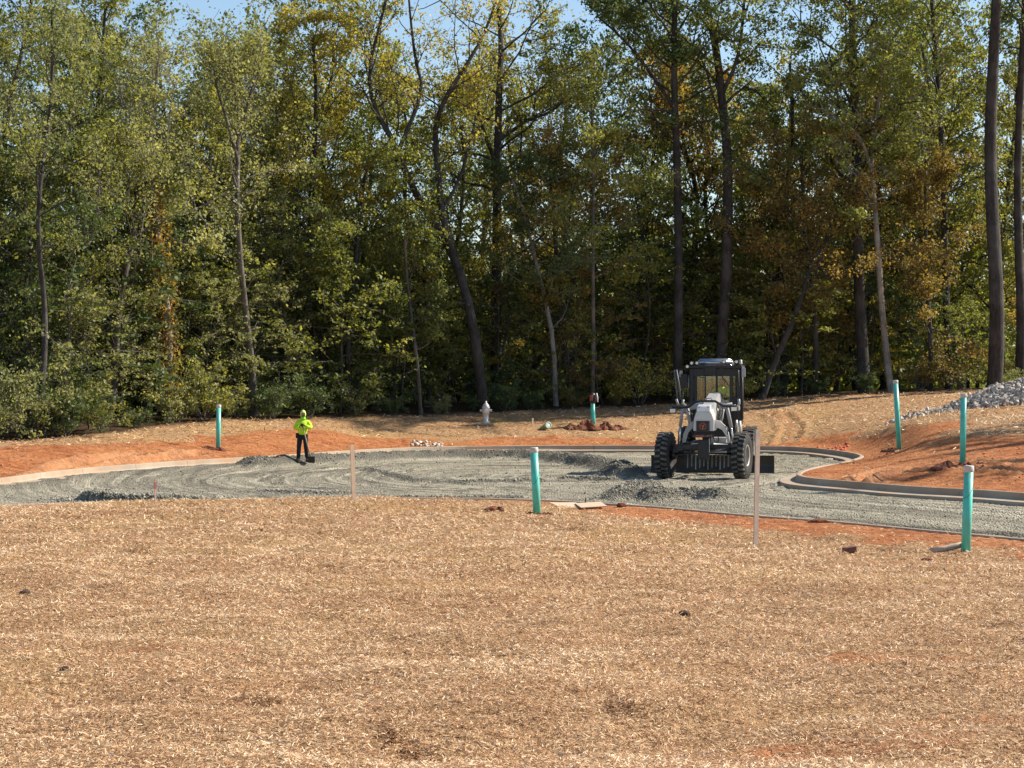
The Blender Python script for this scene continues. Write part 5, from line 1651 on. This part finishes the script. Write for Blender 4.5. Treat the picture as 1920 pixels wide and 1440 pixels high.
wall('lower_front_panel', xa, xb, yf + .06, zfl, 1.98); wall('rear_panel', xl + .12, xr - .12, yb, zfl, 2.2)
def pane(name, x0, x1, y, z0, z1):
    mb = MB(); mb.box(((x0 + x1) / 2, y, (z0 + z1) / 2), (x1 - x0, .008, z1 - z0)); mb.build(name, M['glass'], cab)
e = [LP(x, 720, yf).x for x in (1307, 1321, 1323.6, 1342, 1345.6, 1368)]
pane('front_pane', e[0], e[1], yf + .03, 2.0, 3.0); pane('front_pane', e[2], e[3], yf + .03, 2.3, 3.0); pane('front_pane', e[4], e[5], yf + .03, 2.0, 3.0)
pane('rear_pane', xl + .12, xr - .12, yb + .01, 2.2, 3.04)
for x in (xl + .06, xr - .06):
    dr = MB(); dr.bbox((x, (yf + yb) / 2, 1.85), (.05, yb - yf - .12, .5), .01); dr.bbox((x, (yf + yb) / 2 + .1, 2.7), (.05, .06, 1.1), .01); d_ = dr.build('side_door', M['g_black'], cab)
    dr = MB(); dr.box((x, (yf + yb) / 2, 2.6), (.008, yb - yf - .14, .98)); dr.build('side_pane', M['glass'], d_)
# wipers
for pts in ([(1352, 703), (1356, 711), (1362, 718), (1366, 724)], [(1309, 704), (1313, 708), (1320, 709)]):
    seg('wiper', [LP(x, y, yf - .03) for x, y in pts], .012, 'g_black', 5, cab)
# roof
rf = MB(); rf.bbox((cm, (yf + yb) / 2, zro + .05), (xr - xl + .06, yb - yf + .25, .10), .03); rfo = rf.build('roof', M['g_black'], cab)
r0, r1 = LP(1306, 680, yf).x, LP(1374, 680, yf).x
rc = MB(); zt0, zt1 = zro + .10, zro + .31
vs = [(r0, yf - .05, zt0), (r1, yf - .05, zt0), (r1, yb, zt0), (r0, yb, zt0), (r0 + .05, yf + .10, zt1), (r1 - .05, yf + .10, zt1), (r1 - .08, yb - .2, zt1), (r0 + .08, yb - .2, zt1)]
rc.add(vs, [(3, 2, 1, 0), (4, 5, 6, 7), (0, 1, 5, 4), (1, 2, 6, 5), (2, 3, 7, 6), (3, 0, 4, 7)])
me = rc.mesh('roof_cap', M['roofcap']); bm = bmesh.new(); bm.from_mesh(me); bmesh.ops.bevel(bm, geom=list(bm.edges), offset=.04, segments=4, affect='EDGES'); bm.to_mesh(me); bm.free()
for q in me.polygons: q.use_smooth = True
link('roof_cap', me, rfo)
for x, y in ((1297, 681.5), (1307, 681.5), (1357.5, 679), (1381, 679), (1289, 688)):
    p = LP(x, y, yf - .08)
    lm = MB(); lm.bbox(p, (.13, .10, .11), .02); h_ = lm.build('work_lamp', M['g_black'], rfo)
    lm = MB(); lm.tube([p + Vector((0, -.052, 0)), p + Vector((0, -.062, 0))], .045, 12); lm.build('lens', M['lamp'], h_)
p = LP(1389, 684, yf); lm = MB(); lm.lathe([(.05, 0), (.05, .05), (.04, .06), (.045, .13), (.02, .15)], 12, Matrix.Translation(p)); lm.build('beacon', M['lamp'], rfo)
# mirrors, handrails, exhaust
def mirror(px, py, ly, w_, h_, mat, arm):
    p = LP(px, py, ly); mb = MB(); mb.bbox(p, (w_, .07, h_), .03, (0, 0, .1)); m_ = mb.build('mirror', M[mat], cab)
    seg('mirror_arm', [LP(*q, ly + .05) for q in arm], .016, 'g_black', 6, m_)
mirror(1282.5, 715, yf - .15, .22, .44, 'g_black', [(1283, 704), (1286, 696), (1294, 692)])
mirror(1394, 699, yf - .15, .12, .30, 'g_grey', [(1394, 692), (1390, 688), (1386, 690)])
mirror(1277, 702, yf - .1, .10, .22, 'g_grey', [(1277, 696), (1282, 691), (1293, 689)])
for pts in ([(1264, 695), (1267.5, 718), (1271, 750)], [(1268, 694), (1273, 722), (1276, 750)]):
    seg('lift_cylinder_guard', [LP(x, y, 2.6) for x, y in pts], .03, 'g_mid')
seg('handrail', [LP(1390.5, 690, yf), LP(1390.5, 740, yf), LP(1390, 789, yf)], .05, 'g_black', 8, cab)
seg('handrail', [LP(1384, 692, yf - .1), LP(1385, 700, yf - .1), LP(1386.5, 725, yf - .1)], .018, 'g_steel', 6, cab)
seg('handrail', [LP(1291.5, 704, yf - .1), LP(1290.5, 725, yf - .1), LP(1289.5, 745, yf - .1)], .018, 'g_steel', 6, cab)
seg('handrail', [LP(1281, 730, yf - .1), LP(1281, 748, yf - .1)], .016, 'g_steel', 6, cab)
# seat, console and wheel
st = MB(); st.bbox((cm, 4.95, 2.0), (.5, .5, .14), .04); st.bbox((cm, 5.2, 2.35), (.48, .14, .65), .05); st.build('operator_seat', M['g_black'], cab)
cn = MB(); cn.bbox((cm, 4.2, 2.0), (.2, .16, .6), .03, (-.25, 0, 0)); cn.build('steering_column', M['g_black'], cab)
sw = MB(); sw.tube([(cm + .17 * math.cos(a), 4.36 + .06 * math.sin(a), 2.36 + .16 * math.sin(a)) for a in np.linspace(0, 2 * math.pi, 21)], .014, 6, caps=False); sw.build('steering_wheel', M['g_black'], cab)
# engine hood and rear frame
eh = MB(); eh.bbox((cx + .05, 7.0, 1.65), (1.15, 2.7, 1.05), .08); eh.build('engine_hood', M['g_white'], grader)
for sx in (-.78, .78):
    td = MB(); td.bbox((sx, 6.4, .72), (.18, 1.9, .36), .04); td.build('tandem_case', M['g_grey'], grader)
ra = MB(); ra.tube([(-.9, 6.4, .74), (.9, 6.4, .74)], .16, 12); ra.bbox((0, 6.9, .95), (.9, 2.9, .35), .03); ra.build('rear_frame', M['g_black'], grader)
seg('exhaust_stack', [(.35, 6.6, 2.1), (.35, 6.6, 2.9), (.40, 6.72, 3.05)], .06, 'g_black')

# ------------------------------------------------------------------ people
M['hivis'] = simple('hivis_yellow', (.55, .80, .02), .75, var=.15, scale=9, bumpy=.006)
M['hivis_green'] = simple('hivis_lime', (.30, .75, .03), .75, var=.15, scale=9, bumpy=.006)
M['hood'] = simple('pale_lime_cloth', (.62, .78, .22), .8, var=.12, scale=12, bumpy=.004)
M['trouser'] = simple('black_trousers', (.012, .012, .016), .85, var=.3, scale=9, bumpy=.006)
M['skin'] = simple('skin', (.26, .13, .085), .55, var=.12, scale=14)
M['glove'] = simple('dark_gloves', (.015, .014, .013), .8, var=.2)
M['boot'] = simple('work_boots', (.022, .016, .012), .6, var=.3, dirt=(.22, .16, .11, .5))
M['hair'] = simple('dark_hair', (.012, .009, .007), .7, var=.2)
M['tool_wood'] = simple('tool_handle', (.42, .29, .18), .65, var=.2, scale=10)

def skin_obj(name, chains, mat, parent, levels=2, rootv=0):
    """one continuous surface grown round connected joints. chains: list of lists of (key, (x,y,z), (rx,ry))"""
    keys, vs, rs, es = {}, [], [], []
    for ch in chains:
        prev = None
        for k, co, r in ch:
            if k not in keys:
                keys[k] = len(vs); vs.append(co); rs.append(r)
            i = keys[k]
            if prev is not None and prev != i: es.append((prev, i))
            prev = i
    me = bpy.data.meshes.new(name); me.from_pydata(vs, es, [])
    o = link(name, me, parent, mat)
    md = o.modifiers.new('skin', 'SKIN'); md.use_smooth_shade = True; md.branch_smoothing = .6
    sv = me.skin_vertices[0].data
    for i, r in enumerate(rs):
        sv[i].radius = r if hasattr(r, '__len__') else (r, r)
        sv[i].use_root = (i == rootv)
    sb = o.modifiers.new('sub', 'SUBSURF'); sb.levels = levels; sb.render_levels = levels
    return o

def ball(name, c, s, mat, parent, seed=None, rough=0.0, sub=3):
    vs, fs = lump(seed or 1, s[0], s[1], s[2], sub, rough)
    mb = MB(); mb.add(vs, fs, True, Matrix.Translation(c)); return mb.build(name, M[mat], parent)

def hand_chain(wrist, elbow, grip_dir, side):
    """palm and five curled fingers as chains from the wrist"""
    w = Vector(wrist); d = (w - Vector(elbow)).normalized()
    g = Vector(grip_dir).normalized()
    s = d.cross(g).normalized() * side
    palm = w + d * .06
    ch = [[('w', w[:], .03), ('palm', palm[:], (.035, .03))]]
    for f, (off, L) in enumerate(((-.03, .075), (-.01, .085), (.01, .08), (.03, .065))):
        b = palm + d * .035 + s * off
        m1 = b + d * L * .4 + g * L * .25
        m2 = m1 + g * L * .45 - d * L * .15
        ch.append([('palm', palm[:], (.035, .03)), (f'f{f}a', b[:], .011), (f'f{f}b', m1[:], .010), (f'f{f}c', m2[:], .009)])
    tb = palm - s * .04 - d * .01; t1 = tb - s * .02 + g * .03 + d * .02; t2 = t1 + g * .025 + d * .015
    ch.append([('palm', palm[:], (.035, .03)), ('ta', tb[:], .013), ('tb', t1[:], .011), ('tc', t2[:], .010)])
    return ch

def head(parent, c, turn, mat='skin', sc=1.0):
    """skull, jaw, nose, ears, eyes, mouth; faces -y before turning"""
    hd = thing('head', None, None, c, (0, 0, turn)); hd.parent = parent; hd.scale = (sc,) * 3
    vs, fs = lump(3, .078, .098, .118, 3, 0.0)
    vs2 = []
    for x, y, z in vs:
        if z < -.02: x *= 1 - .9 * (-.02 - z) * 4 * .35; y = y * (1 - .12 * (-.02 - z) / .1)
        if y < -.03 and -.01 < z < .035 and abs(x) > .015: y += .008
        vs2.append((x, y, z))
    MB().add(vs2, fs, True).build('face', M[mat], hd)
    n_ = MB(); n_.add([(0, -.094, .022), (-.017, -.094, -.022), (.017, -.094, -.022), (0, -.122, -.018), (0, -.09, -.03)], [(0, 1, 3), (0, 3, 2), (1, 4, 3), (3, 4, 2)]); n_.build('nose', M[mat], hd)
    for sx in (-1, 1):
        ball('ear', (sx * .078, .01, -.005), (.012, .024, .034), mat, hd)
        ball('eye', (sx * .032, -.085, .012), (.013, .009, .007), 'g_white', hd)
    m_ = MB(); m_.box((0, -.090, -.055), (.045, .012, .009)); m_.build('mouth', M['text_red'], hd)
    return hd

# ---- the worker with the shovel
wb = Vector(G(568, 866.5, .11)); wY = wb.y
wx_ = wb.x
worker = thing('person', 'person in yellow high-visibility jacket and black trousers leaning on a shovel at the far kerb', 'person', (wx_, wY, .105))
S = 1.74
def ws(x, y, z): return (x, y, z)
hips = (-.02, 0, .93)
footL, footR = (-.155, -.06, .06), (.13, .04, .06)      # picture left and right
body = [[('hip', hips, (.13, .10)), ('waist', (-.01, 0, 1.08), (.13, .10)), ('chest', (.0, .01, 1.27), (.15, .11)), ('neck0', (.005, .0, 1.43), (.07, .065)), ('neck1', (.01, -.015, 1.52), (.05, .05))],
        [('hip', hips, (.13, .10)), ('hl', (-.10, 0, .88), (.09, .095)), ('kl', (-.13, -.03, .49), (.06, .062)), ('al', (-.155, .0, .10), (.04, .042)), ('tl', (-.165, -.14, .05), (.04, .03))],
        [('hip', hips, (.13, .10)), ('hr', (.08, 0, .88), (.09, .095)), ('kr', (.10, -.02, .49), (.06, .062)), ('ar', (.13, .09, .10), (.04, .042)), ('tr', (.155, -.05, .05), (.04, .03))],
        [('chest', (.0, .01, 1.27), (.15, .11)), ('sl', (-.18, .01, 1.37), (.06, .06)), ('el', (-.25, -.09, 1.12), (.045, .045)), ('wl', (-.05, -.27, 1.22), (.03, .03))],
        [('chest', (.0, .01, 1.27), (.15, .11)), ('sr', (.19, .01, 1.37), (.06, .06)), ('er', (.27, -.11, 1.14), (.045, .045)), ('wr', (.06, -.29, 1.26), (.03, .03))]]
skin_obj('body', body, M['skin'], worker)
jacket = [[('hem', (-.02, 0, .88), (.20, .16)), ('waist', (-.01, 0, 1.05), (.265, .20)), ('chest', (.0, .01, 1.25), (.28, .20)), ('collar', (.005, .0, 1.44), (.095, .09))],
          [('chest', (.0, .01, 1.25), (.28, .20)), ('sl', (-.18, .01, 1.37), (.10, .10)), ('el', (-.25, -.09, 1.12), (.085, .085)), ('wl', (-.09, -.25, 1.20), (.05, .05))],
          [('chest', (.0, .01, 1.25), (.28, .20)), ('sr', (.19, .01, 1.37), (.10, .10)), ('er', (.27, -.11, 1.14), (.085, .085)), ('wr', (.11, -.27, 1.245), (.05, .05))]]
skin_obj('jacket', jacket, M['hivis'], worker)
tr = [[('hip', (-.02, 0, .92), (.15, .12)), ('hl', (-.10, 0, .86), (.105, .105)), ('kl', (-.135, -.03, .49), (.08, .08)), ('al', (-.155, .0, .12), (.068, .07))],
      [('hip', (-.02, 0, .92), (.15, .12)), ('hr', (.08, 0, .86), (.105, .105)), ('kr', (.105, -.02, .49), (.08, .08)), ('ar', (.13, .08, .12), (.068, .07))]]
skin_obj('trousers', tr, M['trouser'], worker)
for (x, y) in ((-.16, -.05), (.145, .03)):
    b_ = MB(); b_.bbox((x, y, .055), (.11, .29, .11), .035); b_.bbox((x, y + .06, .13), (.115, .14, .12), .03); b_.build('boot', M['boot'], worker)
bp = MB(); bp.bbox((-.19, .02, .90), (.10, .09, .18), .02); bp.build('belt_pouch', M['glove'], worker)
hd = head(worker, (.012, -.03, 1.625), .05)
hh = MB()
vs, fs = lump(5, .097, .118, .138, 3, 0.02)
keep_f = []
for f in fs:
    c_ = sum((Vector(vs[i]) for i in f), Vector()) / 3
    if not (c_.y < -.055 and abs(c_.x) < .06 and c_.z < .045): keep_f.append(f)
hh.add(vs, keep_f, True); ho = hh.build('hooded_cap', M['hood'], hd); sd_ = ho.modifiers.new('thick', 'SOLIDIFY'); sd_.thickness = .008
shirt = MB(); shirt.lathe([(.085, 1.42), (.09, 1.47), (.07, 1.53)], 16, Matrix.Translation((.008, -.005, 0))); shirt.build('collar', M['hivis_green'], worker)
skin_obj('glove', hand_chain((-.06, -.27, 1.225), (-.25, -.09, 1.12), (.3, -.6, -.5), 1), M['glove'], worker, 1)
skin_obj('glove', hand_chain((.065, -.285, 1.255), (.27, -.11, 1.14), (-.3, -.6, -.5), -1), M['glove'], worker, 1)
# shovel: top of the handle under the hands, blade on the gutter
shv = thing('shovel', 'long-handled square shovel the worker leans on, blade on the kerb', 'shovel', (wx_ + .285, wY - .30, .105))
top = Vector((-.27, .02, 1.24))
hl = MB(); hl.tube([(0, 0, .18), top * .5 + Vector((.0, 0, .08)), top], [.019, .018, .017], 8); hl.build('handle', M['tool_wood'], shv)
hl = MB(); hl.tube([top + Vector((-.06, 0, .01)), top + Vector((.06, 0, .01))], .018, 8); hl.tube([top + Vector((0, 0, -.06)), top + Vector((0, 0, .01))], .02, 8); hl.build('grip', M['g_black'], shv)
bl_ = MB(); bl_.bbox((.035, -.02, .10), (.22, .02, .22), .006, (.25, .05, -.1)); bl_.tube([(0, 0, .16), (-.02, 0, .27)], [.028, .022], 8); bl_.bbox((.035, .005, .205), (.22, .05, .012), .004); bl_.build('blade', M['g_black'], shv)

# ---- the operator in the cab, seen through the glass
MWg = Matrix.Translation((gp0.x, gp0.y, .012)) @ Matrix.Rotation(YAW, 4, 'Z')
opx = cm + .13
ob = MWg @ Vector((opx, 4.9, 2.07))
oper = thing('person', 'grader operator in lime high-visibility shirt seated behind the cab glass', 'person', ob, (0, 0, YAW))
ob_body = [[('hip', (0, .05, .08), (.15, .13)), ('waist', (0, .06, .25), (.14, .11)), ('chest', (0, .03, .45), (.17, .12)), ('neck0', (0, .0, .60), (.07, .065)), ('neck1', (0, -.02, .67), (.05, .05))],
           [('hip', (0, .05, .08), (.15, .13)), ('tl', (-.12, -.1, .08), (.09, .085)), ('kl', (-.16, -.42, .08), (.065, .065)), ('fl', (-.16, -.46, -.30), (.045, .045))],
           [('hip', (0, .05, .08), (.15, .13)), ('tr', (.12, -.1, .08), (.09, .085)), ('kr', (.16, -.42, .08), (.065, .065)), ('fr', (.16, -.46, -.30), (.045, .045))],
           [('chest', (0, .03, .45), (.17, .12)), ('sl', (-.19, .02, .53), (.07, .07)), ('el', (-.26, -.16, .32), (.05, .05)), ('wl', (-.20, -.42, .36), (.034, .034))],
           [('chest', (0, .03, .45), (.17, .12)), ('sr', (.19, .02, .53), (.07, .07)), ('er', (.27, -.14, .32), (.05, .05)), ('wr', (.12, -.44, .34), (.034, .034))]]
skin_obj('body', ob_body, M['trouser'], oper)
ob_sh = [[('hem', (0, .05, .10), (.17, .15)), ('waist', (0, .06, .25), (.17, .14)), ('chest', (0, .03, .45), (.20, .15)), ('neck0', (0, .0, .60), (.09, .085))],
         [('chest', (0, .03, .45), (.20, .15)), ('sl', (-.20, .02, .53), (.085, .085)), ('el', (-.27, -.16, .32), (.065, .065)), ('wl', (-.21, -.38, .35), (.048, .048))],
         [('chest', (0, .03, .45), (.20, .15)), ('sr', (.20, .02, .53), (.085, .085)), ('er', (.28, -.14, .32), (.065, .065)), ('wr', (.14, -.40, .34), (.048, .048))]]
skin_obj('shirt', ob_sh, M['hivis_green'], oper)
skin_obj('hand', hand_chain((-.20, -.42, .36), (-.26, -.16, .32), (.2, -.3, -.6), 1), M['skin'], oper, 1)
skin_obj('hand', hand_chain((.12, -.44, .34), (.27, -.14, .32), (-.2, -.3, -.6), -1), M['skin'], oper, 1)
hd = head(oper, (0, -.03, .77), .0)
cp_ = MB(); vs, fs = lump(5, .092, .112, .11, 3, 0); cp_.add(vs, [f for f in fs if sum(vs[i][2] for i in f) / 3 > .02], True); cp_.bbox((0, -.13, .035), (.14, .1, .012), .004); co = cp_.build('cap', M['g_black'], hd)

# ------------------------------------------------------------------ look-alikes told apart by their order from the left
_by = {}
for o in COL.objects:
    if o.parent is None and 'label' in o and 'category' in o: _by.setdefault(o['label'], []).append(o)
for lab, os_ in _by.items():
    if len(os_) < 2: continue
    os_.sort(key=lambda o: o.location.x / max(1, o.location.y))
    names = {2: ['left of two', 'right of two'], 3: ['left of three', 'middle of three', 'right of three'], 4: ['leftmost of four', 'second of four', 'third of four', 'rightmost of four']}.get(len(os_))
    for k, o in enumerate(os_):
        if names: o['label'] = lab + ', ' + names[k]
